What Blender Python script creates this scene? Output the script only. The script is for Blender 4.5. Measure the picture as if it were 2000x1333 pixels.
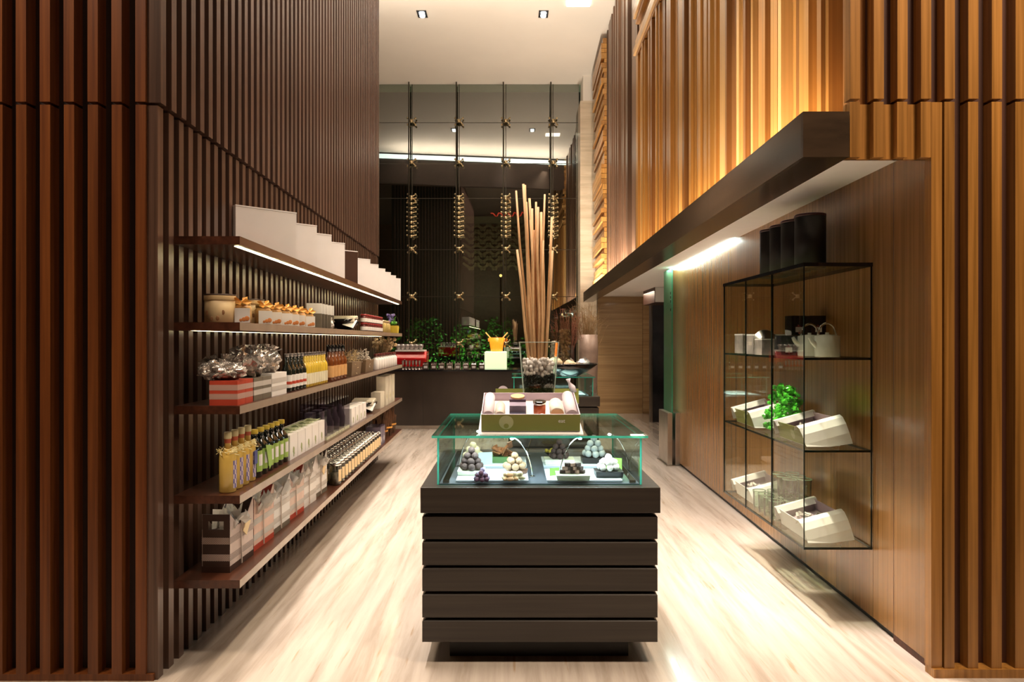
import bpy, math, random
from mathutils import Vector, Matrix, noise
R = math.radians
SC = bpy.context.scene
COL = SC.collection
for o in list(bpy.data.objects):
    bpy.data.objects.remove(o)
random.seed(11)

# ------------------------------------------------------------------ camera, world, lights, exposure
cd = bpy.data.cameras.new('camera'); cam = bpy.data.objects.new('camera', cd); COL.objects.link(cam)
cam.location = (0, 0, 1.5); cam.rotation_euler = (R(90), 0, 0)
cd.sensor_width = 36; cd.lens = 24; cd.shift_y = -0.001; cd.clip_end = 200
SC.camera = cam
SC.view_settings.view_transform = 'Standard'; SC.view_settings.look = 'None'
SC.view_settings.gamma = 1; SC.view_settings.use_curve_mapping = False
SC.view_settings.exposure = 0.08
w = bpy.data.worlds.new('night'); SC.world = w; w.use_nodes = True
w.node_tree.nodes['Background'].inputs[0].default_value = (0.03, 0.035, 0.05, 1)
w.node_tree.nodes['Background'].inputs[1].default_value = 0.25

def area(name, loc, size, energy, color=(1, .85, .68), rot=(0, 0, 0), spread=180):
    l = bpy.data.lights.new(name, 'AREA'); l.shape = 'RECTANGLE'; l.size, l.size_y = size
    l.energy = energy; l.color = color; l.spread = R(spread)
    o = bpy.data.objects.new(name, l); o.location = loc; o.rotation_euler = rot; COL.objects.link(o)
    return o
WARM = (1, .80, .60); NEUT = (1, .885, .785); COOL = (.82, 1, .92)
area('light_wallwash', (-1.41, 6.05, 7.05), (.08, 5.3), 178, NEUT, spread=70)
area('light_aisle', (-.25, 6.6, 7.15), (.35, 7.5), 92, NEUT, spread=75)
area('cabinet_fill', (-.5, 4.3, 7.1), (.2, 1.2), 42, NEUT, rot=(0, R(-20), 0), spread=26)  # unseen narrow lamp added to brighten the cabinet goods
area('light_back', (-.2, 12.6, 7.2), (1.8, 3.2), 190, (1, .85, .69), spread=110)
area('fill_lobby_left', (-3.0, 1.2, 6.0), (.8, .5), 60, WARM, rot=(R(28), 0, 0), spread=90)  # added fill, out of view, for the left slat front
area('fill_lobby_right', (2.5, 1.2, 6.0), (.8, .5), 95, WARM, rot=(R(28), 0, 0), spread=90)  # matching added fill for the right slat front
area('fill_lobby', (0, .6, 7.4), (2.0, .5), 24, WARM, rot=(R(6), 0, 0), spread=80)  # weak unseen fill added overhead near the camera
area('light_ceiling_cove', (-.2, 9.55, 6.42), (7.0, .14), 170, (1, .86, .70), rot=(R(147), 0, R(-8.2)), spread=112)
area('light_ledge_cove', (1.41, 6.0, 2.56), (.05, 5.6), 36, (1, .76, .46), rot=(0, R(-172), 0))
area('light_upper_wash', (1.05, 6.6, 6.9), (.2, 7.0), 130, (1, .82, .60), rot=(0, R(14), 0), spread=90)
area('light_soffit_cove', (1.93, 7.2, 2.37), (.05, 2.5), 13, COOL, rot=(0, R(-6), 0))
area('ledge_far_fill', (1.58, 11.9, 2.56), (.06, 4.6), 170, (1, .86, .70), rot=(0, R(-176), 0))  # extra uplight added to brighten the far ceiling
area('light_side_hall', (2.4, 12.0, 2.33), (.5, .9), 18, WARM)
area('light_garden', (-1.2, 17.6, .3), (2.4, .3), 90, (.55, 1, .55), rot=(R(150), 0, 0))
area('chevron_fill', (-1.0, 24.2, 3.0), (2.0, .3), 60, (1, .85, .6), rot=(R(125), 0, 0))  # unseen lamp added so the chevron screen shows up

# ------------------------------------------------------------------ materials
MATS = {}
def nt(name):
    m = bpy.data.materials.new(name); m.use_nodes = True
    n = m.node_tree; b = n.nodes['Principled BSDF']
    return m, n, b
def vary(n, k=.5):
    """object coordinates shifted by a per-object random value"""
    tc = n.nodes.new('ShaderNodeTexCoord'); oi = n.nodes.new('ShaderNodeObjectInfo')
    mul = n.nodes.new('ShaderNodeMath'); mul.operation = 'MULTIPLY'; mul.inputs[1].default_value = 37.0
    n.links.new(oi.outputs['Random'], mul.inputs[0])
    add = n.nodes.new('ShaderNodeVectorMath'); add.operation = 'ADD'
    n.links.new(tc.outputs['Object'], add.inputs[0]); n.links.new(mul.outputs[0], add.inputs[1])
    return add.outputs[0], oi.outputs['Random']
def M(name, c, rough=.5, metal=0, bump=0, bscale=60, var=.12, coat=0, emit=None, es=0, sheen=0):
    if name in MATS: return MATS[name]
    m, n, b = nt(name)
    v, rnd = vary(n)
    t = n.nodes.new('ShaderNodeTexNoise'); t.inputs['Scale'].default_value = bscale / 6; t.inputs['Detail'].default_value = 4
    n.links.new(v, t.inputs['Vector'])
    r = n.nodes.new('ShaderNodeValToRGB'); e = r.color_ramp.elements
    e[0].position = .3; e[1].position = .7
    e[0].color = (*[x * (1 - var) for x in c], 1); e[1].color = (*[min(1, x * (1 + var)) for x in c], 1)
    n.links.new(t.outputs[0], r.inputs[0]); n.links.new(r.outputs[0], b.inputs['Base Color'])
    b.inputs['Roughness'].default_value = rough; b.inputs['Metallic'].default_value = metal
    b.inputs['Coat Weight'].default_value = coat
    if emit: b.inputs['Emission Color'].default_value = (*emit, 1); b.inputs['Emission Strength'].default_value = es
    if bump:
        t2 = n.nodes.new('ShaderNodeTexNoise'); t2.inputs['Scale'].default_value = bscale; n.links.new(v, t2.inputs['Vector'])
        bp = n.nodes.new('ShaderNodeBump'); bp.inputs['Strength'].default_value = bump; bp.inputs['Distance'].default_value = .01
        n.links.new(t2.outputs[0], bp.inputs['Height']); n.links.new(bp.outputs[0], b.inputs['Normal'])
    MATS[name] = m; return m
def wood(name, c1, c2, rough=.35, sc=(60, 60, 1.2), var=.35, coat=.2):
    if name in MATS: return MATS[name]
    m, n, b = nt(name); v, rnd = vary(n)
    mp = n.nodes.new('ShaderNodeMapping'); mp.inputs['Scale'].default_value = sc; n.links.new(v, mp.inputs['Vector'])
    t = n.nodes.new('ShaderNodeTexNoise'); t.inputs['Scale'].default_value = 1; t.inputs['Detail'].default_value = 6
    n.links.new(mp.outputs[0], t.inputs['Vector'])
    r = n.nodes.new('ShaderNodeValToRGB'); e = r.color_ramp.elements; e[0].position = .32; e[1].position = .68
    e[0].color = (*c1, 1); e[1].color = (*c2, 1); n.links.new(t.outputs[0], r.inputs[0])
    hv = n.nodes.new('ShaderNodeHueSaturation'); mr = n.nodes.new('ShaderNodeMapRange')
    mr.inputs['To Min'].default_value = 1 - var; mr.inputs['To Max'].default_value = 1 + var
    n.links.new(rnd, mr.inputs[0]); n.links.new(mr.outputs[0], hv.inputs['Value']); n.links.new(r.outputs[0], hv.inputs['Color'])
    n.links.new(hv.outputs[0], b.inputs['Base Color'])
    b.inputs['Roughness'].default_value = rough; b.inputs['Coat Weight'].default_value = coat; b.inputs['Coat Roughness'].default_value = .25
    bp = n.nodes.new('ShaderNodeBump'); bp.inputs['Strength'].default_value = .12; bp.inputs['Distance'].default_value = .002
    n.links.new(t.outputs[0], bp.inputs['Height']); n.links.new(bp.outputs[0], b.inputs['Normal'])
    MATS[name] = m; return m
def glass(name, tint=(.9, 1, .95), base=.04, rim=.6, grough=.0, body=0.0, bodycol=(.1, .4, .3)):
    """thin architectural glass: tinted see-through mixed with a fresnel reflection (and a little body colour)"""
    if name in MATS: return MATS[name]
    m = bpy.data.materials.new(name); m.use_nodes = True; n = m.node_tree
    for x in list(n.nodes): n.nodes.remove(x)
    out = n.nodes.new('ShaderNodeOutputMaterial'); tr = n.nodes.new('ShaderNodeBsdfTransparent'); tr.inputs[0].default_value = (*tint, 1)
    gl = n.nodes.new('ShaderNodeBsdfGlossy'); gl.inputs['Roughness'].default_value = grough
    fr = n.nodes.new('ShaderNodeLayerWeight'); fr.inputs['Blend'].default_value = .25
    mr = n.nodes.new('ShaderNodeMapRange'); mr.inputs['To Min'].default_value = base; mr.inputs['To Max'].default_value = rim
    n.links.new(fr.outputs['Fresnel'], mr.inputs[0])
    mx = n.nodes.new('ShaderNodeMixShader'); n.links.new(mr.outputs[0], mx.inputs[0])
    src = tr.outputs[0]
    if body:
        df = n.nodes.new('ShaderNodeBsdfTranslucent'); df.inputs[0].default_value = (*bodycol, 1)
        m2 = n.nodes.new('ShaderNodeMixShader'); m2.inputs[0].default_value = body
        n.links.new(src, m2.inputs[1]); n.links.new(df.outputs[0], m2.inputs[2]); src = m2.outputs[0]
    n.links.new(src, mx.inputs[1]); n.links.new(gl.outputs[0], mx.inputs[2]); n.links.new(mx.outputs[0], out.inputs[0])
    MATS[name] = m; return m
def checker(name, c1, c2, s=260, rough=.5):
    if name in MATS: return MATS[name]
    m, n, b = nt(name); tc = n.nodes.new('ShaderNodeTexCoord')
    mp = n.nodes.new('ShaderNodeMapping'); mp.inputs['Location'].default_value = (.0011, .0013, .0017); n.links.new(tc.outputs['Object'], mp.inputs['Vector'])
    ck = n.nodes.new('ShaderNodeTexChecker'); ck.inputs['Scale'].default_value = s
    ck.inputs[1].default_value = (*c1, 1); ck.inputs[2].default_value = (*c2, 1)
    n.links.new(mp.outputs[0], ck.inputs['Vector']); n.links.new(ck.outputs[0], b.inputs['Base Color']); b.inputs['Roughness'].default_value = rough
    MATS[name] = m; return m
def stone(name, c1, c2, c3, sc, rough=.25, coat=.3, pit=.6):
    m, n, b = nt(name); v, rnd = vary(n)
    mp = n.nodes.new('ShaderNodeMapping'); mp.inputs['Scale'].default_value = sc; n.links.new(v, mp.inputs['Vector'])
    t = n.nodes.new('ShaderNodeTexNoise'); t.inputs['Scale'].default_value = 1; t.inputs['Detail'].default_value = 8; t.inputs['Roughness'].default_value = .62
    t.inputs['Distortion'].default_value = .35
    n.links.new(mp.outputs[0], t.inputs['Vector'])
    r = n.nodes.new('ShaderNodeValToRGB'); e = r.color_ramp.elements
    e[0].position = .34; e[0].color = (*c1, 1); e[1].position = .5; e[1].color = (*c2, 1)
    x = e.new(.68); x.color = (*c3, 1)
    n.links.new(t.outputs[0], r.inputs[0])
    mp2 = n.nodes.new('ShaderNodeMapping'); mp2.inputs['Scale'].default_value = [q * 3.2 for q in sc]; n.links.new(v, mp2.inputs['Vector'])
    t2 = n.nodes.new('ShaderNodeTexNoise'); t2.inputs['Scale'].default_value = 1; t2.inputs['Detail'].default_value = 5; n.links.new(mp2.outputs[0], t2.inputs['Vector'])
    r2 = n.nodes.new('ShaderNodeValToRGB'); f = r2.color_ramp.elements
    f[0].position = .27; f[0].color = (pit, pit * .86, pit * .7, 1); f[1].position = .36; f[1].color = (1, 1, 1, 1)
    n.links.new(t2.outputs[0], r2.inputs[0])
    mx = n.nodes.new('ShaderNodeMix'); mx.data_type = 'RGBA'; mx.blend_type = 'MULTIPLY'; mx.inputs[0].default_value = 1
    n.links.new(r.outputs[0], mx.inputs[6]); n.links.new(r2.outputs[0], mx.inputs[7]); n.links.new(mx.outputs[2], b.inputs['Base Color'])
    b.inputs['Roughness'].default_value = rough; b.inputs['Coat Weight'].default_value = coat; b.inputs['Coat Roughness'].default_value = .08
    MATS[name] = m; return m

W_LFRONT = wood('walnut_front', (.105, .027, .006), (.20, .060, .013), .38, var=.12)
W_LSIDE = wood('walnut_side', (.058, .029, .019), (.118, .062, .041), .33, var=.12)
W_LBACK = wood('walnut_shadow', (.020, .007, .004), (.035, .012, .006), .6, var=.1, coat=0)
W_RFRONT = wood('teak_front', (.20, .084, .014), (.37, .165, .036), .35, var=.12)
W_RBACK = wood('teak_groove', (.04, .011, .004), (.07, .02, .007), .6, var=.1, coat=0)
W_R = [wood('cedar_a', (.40, .185, .045), (.60, .31, .085), .32, (9, 9, .7), .15),
       wood('cedar_b', (.31, .135, .032), (.47, .225, .06), .32, (9, 9, .7), .15),
       wood('cedar_c', (.20, .080, .022), (.32, .140, .042), .32, (9, 9, .7), .15),
       wood('cedar_d', (.54, .30, .10), (.72, .43, .16), .32, (9, 9, .7), .1),
       wood('cedar_e', (.085, .04, .022), (.14, .07, .038), .32, (9, 9, .7), .15)]
W_RD = wood('cedar_far_dim', (.10, .052, .030), (.19, .105, .062), .35, (9, 9, .7), .35)  # darker cedar: the weaker light on this stretch is put into the colour
W_PANEL = wood('veneer_panel', (.19, .086, .022), (.32, .152, .045), .27, (55, 55, .9), .05, .35)
W_BEAM = wood('beam_wood', (.030, .018, .010), (.060, .036, .020), .22, (3, .8, 12), .1, .5)
W_SHELF = wood('shelf_wood', (.045, .014, .007), (.085, .028, .014), .28, (40, 1.2, 40), .05, .4)
W_BOARD = wood('counter_board', (.021, .0145, .010), (.037, .027, .019), .42, (1.2, 40, 50), .06, .1)
W_DARK = M('near_black', (.012, .010, .010), .45)
PLASTER = M('plaster', (.80, .74, .66), .8, var=.02, bscale=8)
WHITE_P = M('white_paint', (.90, .88, .85), .6, var=.02)
FLOOR = stone('travertine_floor', (.36, .295, .24), (.48, .405, .34), (.56, .48, .41), (13, .9, 1), .20, .45, .82)
TRAV = stone('travertine_wall', (.34, .21, .095), (.46, .30, .145), (.55, .38, .20), (.5, .5, 14), .4, .1, .8)
TRAVL = stone('travertine_pale', (.55, .44, .30), (.66, .54, .39), (.74, .63, .48), (.8, .8, 9), .45, .1, .9)
GLASS = glass('clear_glass', (.93, .98, .95), .04, .75)
GLASS_WIN = glass('tinted_window_glass', (.60, .63, .54), .26, .8)
GLASS_G = glass('green_glass', (.91, .97, .94), .05, .6)
GLASS_DOOR = glass('door_glass', (.70, .95, .78), .08, .4, 0, .6, (.60, .85, .68))
EDGE = glass('glass_edge_green', (.10, .45, .36), .12, .7, .05, .55, (.12, .75, .55))
EDGE_D = M('glass_edge_dark', (.006, .012, .008), .15)
STEEL = M('brushed_steel', (.55, .50, .44), .28, 1, var=.1, bscale=40)
CHROME = M('chrome', (.75, .73, .70), .12, 1, var=.02)
BRASS = M('bronze_fitting', (.62, .48, .28), .3, 1)
RODM = M('dark_rod', (.06, .05, .035), .35, .6)
IRON = M('dark_metal_door', (.10, .105, .12), .28, .8, var=.45, bscale=12)
BLACK = M('black_gloss', (.010, .010, .012), .12, coat=.5)
WHITE = M('white_card', (.82, .79, .76), .6, var=.02)
CREAM = M('cream_card', (.80, .60, .33), .5, var=.06)
PINK = M('pale_pink_paper', (.60, .50, .53), .7, var=.04)
LILAC = M('lilac_lining', (.42, .32, .36), .7, var=.05)
GREEN = M('olive_green_card', (.23, .235, .045), .45, var=.06, bscale=5)
LIME = M('lime_card', (.22, .48, .07), .5)
RED = M('red_card', (.48, .055, .025), .5)
GREY = M('taupe_card', (.16, .135, .10), .5)
BROWN = M('dark_brown_card', (.05, .022, .014), .45)
GOLD = M('gold_ribbon', (.85, .38, .07), .35, .2, var=.25)
SILVER = M('cellophane', (.62, .58, .54), .18, .75, var=.35, bscale=90, bump=.5)
TISSUE = M('tissue', (.84, .80, .74), .8, var=.05, bump=.4, bscale=30)
YEL = M('yellow_plastic', (.78, .58, .07), .4)
SOIL = M('straw', (.58, .44, .24), .8, var=.3)
STRAWG = M('pale_raffia', (.62, .56, .48), .8, var=.2)
STEMM = M('reed_wood', (.62, .38, .19), .6, var=.18)
PORC = M('porcelain', (.72, .74, .66), .18, var=.02, coat=.4)
LEAF = M('leaf_green', (.10, .34, .04), .45, var=.4, bscale=30)
LEAFB = M('herb_green', (.10, .62, .06), .4, var=.35, bscale=40)
CHK_W = checker('woven_band', (.62, .52, .47), (.16, .08, .06), 230)
CHK_R = checker('woven_band_red', (.60, .48, .42), (.34, .10, .07), 260)
CHK_G = checker('woven_band_grey', (.66, .62, .58), (.42, .38, .34), 260)
LED = M('led_warm', (1, .9, .7), emit=(1, .84, .52), es=16)
LEDC = M('led_cool', (.9, 1, .95), emit=(.85, .95, 1), es=10)

# ------------------------------------------------------------------ mesh building
class MB:
    def __init__(s): s.v = []; s.f = []; s.m = []; s.k = 0
    def mat(s, k): s.k = k; return s
    def add(s, vs, fs):
        b = len(s.v); s.v += [tuple(p) for p in vs]; s.f += [tuple(b + i for i in f) for f in fs]; s.m += [s.k] * len(fs); return s
    def box(s, x0, x1, y0, y1, z0, z1):
        return s.add([(x0, y0, z0), (x1, y0, z0), (x1, y1, z0), (x0, y1, z0), (x0, y0, z1), (x1, y0, z1), (x1, y1, z1), (x0, y1, z1)],
                     [(0, 3, 2, 1), (4, 5, 6, 7), (0, 1, 5, 4), (1, 2, 6, 5), (2, 3, 7, 6), (3, 0, 4, 7)])
    def frus(s, x0, x1, y0, y1, z0, z1, i):
        return s.add([(x0, y0, z0), (x1, y0, z0), (x1, y1, z0), (x0, y1, z0), (x0 + i, y0 + i, z1), (x1 - i, y0 + i, z1), (x1 - i, y1 - i, z1), (x0 + i, y1 - i, z1)],
                     [(0, 3, 2, 1), (4, 5, 6, 7), (0, 1, 5, 4), (1, 2, 6, 5), (2, 3, 7, 6), (3, 0, 4, 7)])
    def lathe(s, prof, n=16, cx=0, cy=0, caps=True):
        vs = [(cx + r * math.cos(2 * math.pi * i / n), cy + r * math.sin(2 * math.pi * i / n), z) for r, z in prof for i in range(n)]
        fs = [(j * n + i, j * n + (i + 1) % n, (j + 1) * n + (i + 1) % n, (j + 1) * n + i) for j in range(len(prof) - 1) for i in range(n)]
        if caps: fs += [tuple(reversed(range(n))), tuple((len(prof) - 1) * n + i for i in range(n))]
        return s.add(vs, fs)
    def slathe(s, prof, nx=4):   # square section, prof = (half width, z)
        vs = [(a * r, b * r, z) for r, z in prof for a, b in ((-1, -1), (1, -1), (1, 1), (-1, 1))]
        fs = [(j * 4 + i, j * 4 + (i + 1) % 4, (j + 1) * 4 + (i + 1) % 4, (j + 1) * 4 + i) for j in range(len(prof) - 1) for i in range(4)]
        return s.add(vs, fs)
    def tube(s, pts, r, n=6):
        pts = [Vector(p) for p in pts]; rs = r if isinstance(r, (list, tuple)) else [r] * len(pts); vs = []
        for i, p in enumerate(pts):
            d = (pts[min(i + 1, len(pts) - 1)] - pts[max(i - 1, 0)]).normalized()
            a = d.orthogonal().normalized(); 
            if abs(d.z) < .9: a = d.cross(Vector((0, 0, 1))).normalized()
            b = d.cross(a)
            vs += [p + rs[i] * (a * math.cos(2 * math.pi * k / n) + b * math.sin(2 * math.pi * k / n)) for k in range(n)]
        fs = [(j * n + i, j * n + (i + 1) % n, (j + 1) * n + (i + 1) % n, (j + 1) * n + i) for j in range(len(pts) - 1) for i in range(n)]
        fs += [tuple(reversed(range(n))), tuple((len(pts) - 1) * n + i for i in range(n))]
        return s.add(vs, fs)
    def prism(s, poly, x0, x1):   # poly in (y, z), extruded along x
        n = len(poly)
        return s.add([(x0, y, z) for y, z in poly] + [(x1, y, z) for y, z in poly],
                     [tuple(range(n)), tuple(reversed(range(n, 2 * n)))] + [(i, i + n, (i + 1) % n + n, (i + 1) % n) for i in range(n)])
    def ball(s, c, r, jit=0, n=8, m=5, sq=(1, 1, 1)):
        vs = [(c[0], c[1], c[2] - r * sq[2])]
        for j in range(1, m):
            th = math.pi * j / m
            for i in range(n):
                k = r * (1 + random.uniform(-jit, jit)); ph = 2 * math.pi * i / n
                vs.append((c[0] + k * sq[0] * math.sin(th) * math.cos(ph), c[1] + k * sq[1] * math.sin(th) * math.sin(ph), c[2] - k * sq[2] * math.cos(th)))
        vs.append((c[0], c[1], c[2] + r * sq[2])); L = len(vs) - 1
        fs = [(0, 1 + (i + 1) % n, 1 + i) for i in range(n)]
        fs += [(1 + j * n + i, 1 + j * n + (i + 1) % n, 1 + (j + 1) * n + (i + 1) % n, 1 + (j + 1) * n + i) for j in range(m - 2) for i in range(n)]
        fs += [(1 + (m - 2) * n + i, 1 + (m - 2) * n + (i + 1) % n, L) for i in range(n)]
        return s.add(vs, fs)
    def mesh(s, name, mats, smooth=False):
        me = bpy.data.meshes.new(name); me.from_pydata(s.v, [], s.f)
        for m in (mats if isinstance(mats, (list, tuple)) else [mats]): me.materials.append(m)
        me.polygons.foreach_set('material_index', s.m)
        if smooth: me.polygons.foreach_set('use_smooth', [len(f) <= 4 for f in s.f])
        me.update(); return me
    def build(s, name, mats, parent=None, smooth=False, bevel=0, loc=None, rot=None):
        o = bpy.data.objects.new(name, s.mesh(name, mats, smooth)); COL.objects.link(o)
        if parent: o.parent = parent
        if loc: o.location = loc
        if rot: o.rotation_euler = rot
        if bevel:
            b = o.modifiers.new('bevel', 'BEVEL'); b.width = bevel; b.segments = 2; b.limit_method = 'ANGLE'
        return o
def inst(name, me, parent, loc, scale=(1, 1, 1), rot=(0, 0, 0)):
    o = bpy.data.objects.new(name, me); o.parent = parent; o.location = loc; o.scale = scale; o.rotation_euler = rot
    COL.objects.link(o); return o
def tag(o, label=None, cat=None, group=None, kind=None):
    if label: o['label'] = label
    if cat: o['category'] = cat
    if group: o['group'] = group
    if kind: o['kind'] = kind
    return o
def thing(name, label, cat, loc=(0, 0, 0), rz=0, group=None):
    o = bpy.data.objects.new(name, None); o.location = loc; o.rotation_euler = (0, 0, rz); o.empty_display_size = .05
    COL.objects.link(o); return tag(o, label, cat, group)
def struct(o): o['kind'] = 'structure'; return o
def dup(root, loc, rz=0, label=None, group=None, scale=None):
    def cp(o, par):
        c = o.copy(); COL.objects.link(c); c.parent = par
        for ch in o.children: cp(ch, c)
        return c
    kids = list(root.children)
    r = root.copy(); COL.objects.link(r); r.location = loc; r.rotation_euler = (0, 0, rz)
    for ch in kids: cp(ch, r)
    if label: r['label'] = label
    if group: r['group'] = group
    if scale: r.scale = scale
    return r
CH = {}
def series(proto, spots, labels, group):
    """first spot moves the prototype, the others are copies; a spot is (x, y, z, rz[, scale])"""
    out = []
    for i, s in enumerate(spots):
        o = proto if i == 0 else dup(proto, (0, 0, 0))
        o.location = s[:3]; o.rotation_euler = (0, 0, s[3] if len(s) > 3 else 0)
        if len(s) > 4: o.scale = (s[4],) * 3 if not isinstance(s[4], tuple) else s[4]
        o['label'] = labels[i] if isinstance(labels, list) else labels; o['group'] = group; out.append(o)
    return out
ORD = 'first second third fourth fifth sixth seventh eighth ninth tenth eleventh twelfth thirteenth fourteenth fifteenth sixteenth'.split()
def near(txt, n, tail): return [f'{txt}, {("nearest" if i == 0 else ("farthest" if i == n - 1 else ORD[i] + " nearest"))} {tail}' for i in range(n)]

# ------------------------------------------------------------------ room shell
struct(MB().box(-7, 7, -5, 15.6, -.1, 0).build('floor', FLOOR))
struct(MB().box(-7, 7, 9.0, 16.0, 7.31, 7.45).build('ceiling', PLASTER))
struct(MB().box(-7, 7, -5, 9.0, 7.6, 7.75).build('ceiling_lobby', M('lobby_ceiling', (.35, .30, .25), .8)))
bk = MB()   # slanting bulkhead that carries the cove
bk.add([(-7, 10.3, 6.35), (7, 8.3, 6.35), (7, 8.1, 6.35), (-7, 10.1, 6.35), (-7, 10.3, 7.31), (7, 8.3, 7.31), (7, 8.1, 7.6), (-7, 10.1, 7.6)],
       [(0, 3, 2, 1), (4, 5, 6, 7), (0, 1, 5, 4), (1, 2, 6, 5), (2, 3, 7, 6), (3, 0, 4, 7)])
struct(bk.build('ceiling_bulkhead', M('bulkhead_brown', (.07, .045, .035), .6)))
cs = MB(); cs.add([(-6.9, 10.32, 7.12), (6.5, 8.40, 7.12), (6.5, 8.40, 7.26), (-6.9, 10.32, 7.26)], [(0, 1, 2, 3)])
struct(cs.build('cove_light', M('cove_led', (1, 1, 1), emit=(.80, 1, .95), es=3)))
struct(MB().box(-7, 7, -5.1, -5, 0, 7.6).build('wall_lobby', M('lobby_wall', (.30, .17, .09), .5)))
struct(MB().box(-7.1, -7, -5, 15.6, 0, 7.6).build('wall_far_left', M('side_wall', (.10, .07, .05), .6)))
struct(MB().box(7, 7.1, -5, 15.6, 0, 7.6).build('wall_far_right', MATS['side_wall']))

SL = MATS  # alias
xl = lambda D: -1.562 - .021 * (D - 3.0)        # left wall face
xe = lambda D: xl(D) + .305                     # shelf front edge
xr = lambda D: 1.894 + .0203 * (D - 3.1)        # right wall face
# left block: core + battens
wl = MB(); y0, y1 = 3.06, 8.6
xa, xb = xl(y0) - .075, xl(y1) - .075
wl.add([(xa, y0, 0), (xb, y1, 0), (-3.95, y1, 0), (-3.95, y0, 0), (xa, y0, 6.8), (xb, y1, 6.8), (-3.95, y1, 6.8), (-3.95, y0, 6.8)],
       [(0, 3, 2, 1), (4, 5, 6, 7), (0, 1, 5, 4), (1, 2, 6, 5), (2, 3, 7, 6), (3, 0, 4, 7)])
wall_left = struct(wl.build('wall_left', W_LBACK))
ang = math.atan(.021)
lo = MB().box(-.075, 0, -.024, .024, 0, 2.535).mesh('slat_low', W_LSIDE)
up = MB().box(-.075, .013, -.024, .024, 2.548, 6.8).mesh('slat_high', W_LSIDE)
for i in range(56):
    D = 3.035 + .1 * i
    inst('slat', lo, wall_left, (xl(D), D, 0), rot=(0, 0, ang)); inst('slat', up, wall_left, (xl(D), D, 0), rot=(0, 0, ang))
flo = MB().box(-.0225, .0225, -.06, 0, .03, 2.535).mesh('slat_front_low', W_LFRONT)
fup = MB().box(-.0225, .0225, -.062, 0, 2.548, 6.8).mesh('slat_front_high', W_LFRONT)
for i in range(13):
    x = -1.632 - .105 * i
    inst('slat', flo, wall_left, (x, 3.06, 0)); inst('slat', fup, wall_left, (x, 3.06, 0))
elo = MB().box(-.0225, .0225, 0, .05, 0, 6.8).mesh('slat_end', W_LSIDE)
for i in range(22): inst('slat', elo, wall_left, (-1.74 - .1 * i, 8.6, 0))
struct(MB().box(-3.95, -1.575, 3.0, 3.06, 0, .03).build('baseboard_left', W_LFRONT))

# right lower wall: veneer panels, each its own part, dark shadow joints
wr = MB(); y0, y1 = 3.1, 8.6
wr.add([(xr(y0) + .02, y0, 0), (3.4, y0, 0), (3.4, y1, 0), (xr(y1) + .02, y1, 0), (xr(y0) + .02, y0, 2.5), (3.4, y0, 2.5), (3.4, y1, 2.5), (xr(y1) + .02, y1, 2.5)],
       [(0, 3, 2, 1), (4, 5, 6, 7), (0, 1, 5, 4), (1, 2, 6, 5), (2, 3, 7, 6), (3, 0, 4, 7)])
wall_right = struct(wr.build('wall_right', W_DARK))
angr = -math.atan(.0203)
for a, b in ((3.1, 3.6), (3.6, 4.03), (4.03, 4.55), (4.55, 5.3), (5.3, 6.1), (6.1, 6.9), (6.9, 7.7), (7.7, 8.6)):
    mb = MB(); q = .0012
    mb.add([(xr(a), a + q, .035), (xr(a) + .02, a + q, .035), (xr(b) + .02, b - q, .035), (xr(b), b - q, .035),
            (xr(a), a + q, 2.39), (xr(a) + .02, a + q, 2.39), (xr(b) + .02, b - q, 2.39), (xr(b), b - q, 2.39)],
           [(0, 3, 2, 1), (4, 5, 6, 7), (0, 1, 5, 4), (1, 2, 6, 5), (2, 3, 7, 6), (3, 0, 4, 7)])
    mb.build('panel', W_PANEL, wall_right)
# right front plane of battens
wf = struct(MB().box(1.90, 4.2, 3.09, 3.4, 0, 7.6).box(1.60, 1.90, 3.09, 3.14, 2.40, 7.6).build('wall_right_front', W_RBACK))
rlo = MB().box(-.0225, .0225, -.055, 0, .038, 2.56).mesh('slat_r_low', W_RFRONT)
rup = MB().box(-.0225, .0225, -.057, 0, 2.573, 7.6).mesh('slat_r_high', W_RFRONT)
for i in range(12):
    x = 1.945 + .105 * i
    inst('slat', rlo, wf, (x, 3.09, 0)); inst('slat', rup, wf, (x, 3.09, 0))
MB().box(-.028, .02, -.05, 0, .038, 2.56).build('corner_post', W_RFRONT, wf, loc=(1.905 - .01, 3.09, 0))
fsl = MB().box(-.0225, .0225, -.055, 0, 2.313, 2.56).mesh('slat_fascia', W_RFRONT)
for i in range(4):
    x = 1.840 - .105 * i
    inst('slat', fsl, wf, (x, 3.09, 0))
    if x > 1.5: inst('slat', rup, wf, (x, 3.09, 0))
MB().box(1.50, 1.90, 3.07, 3.09, 2.313, 2.56).build('fascia_board', W_RFRONT, wf)
struct(MB().box(1.87, 4.2, 3.025, 3.09, 0, .038).build('baseboard_right', W_RFRONT))
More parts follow.
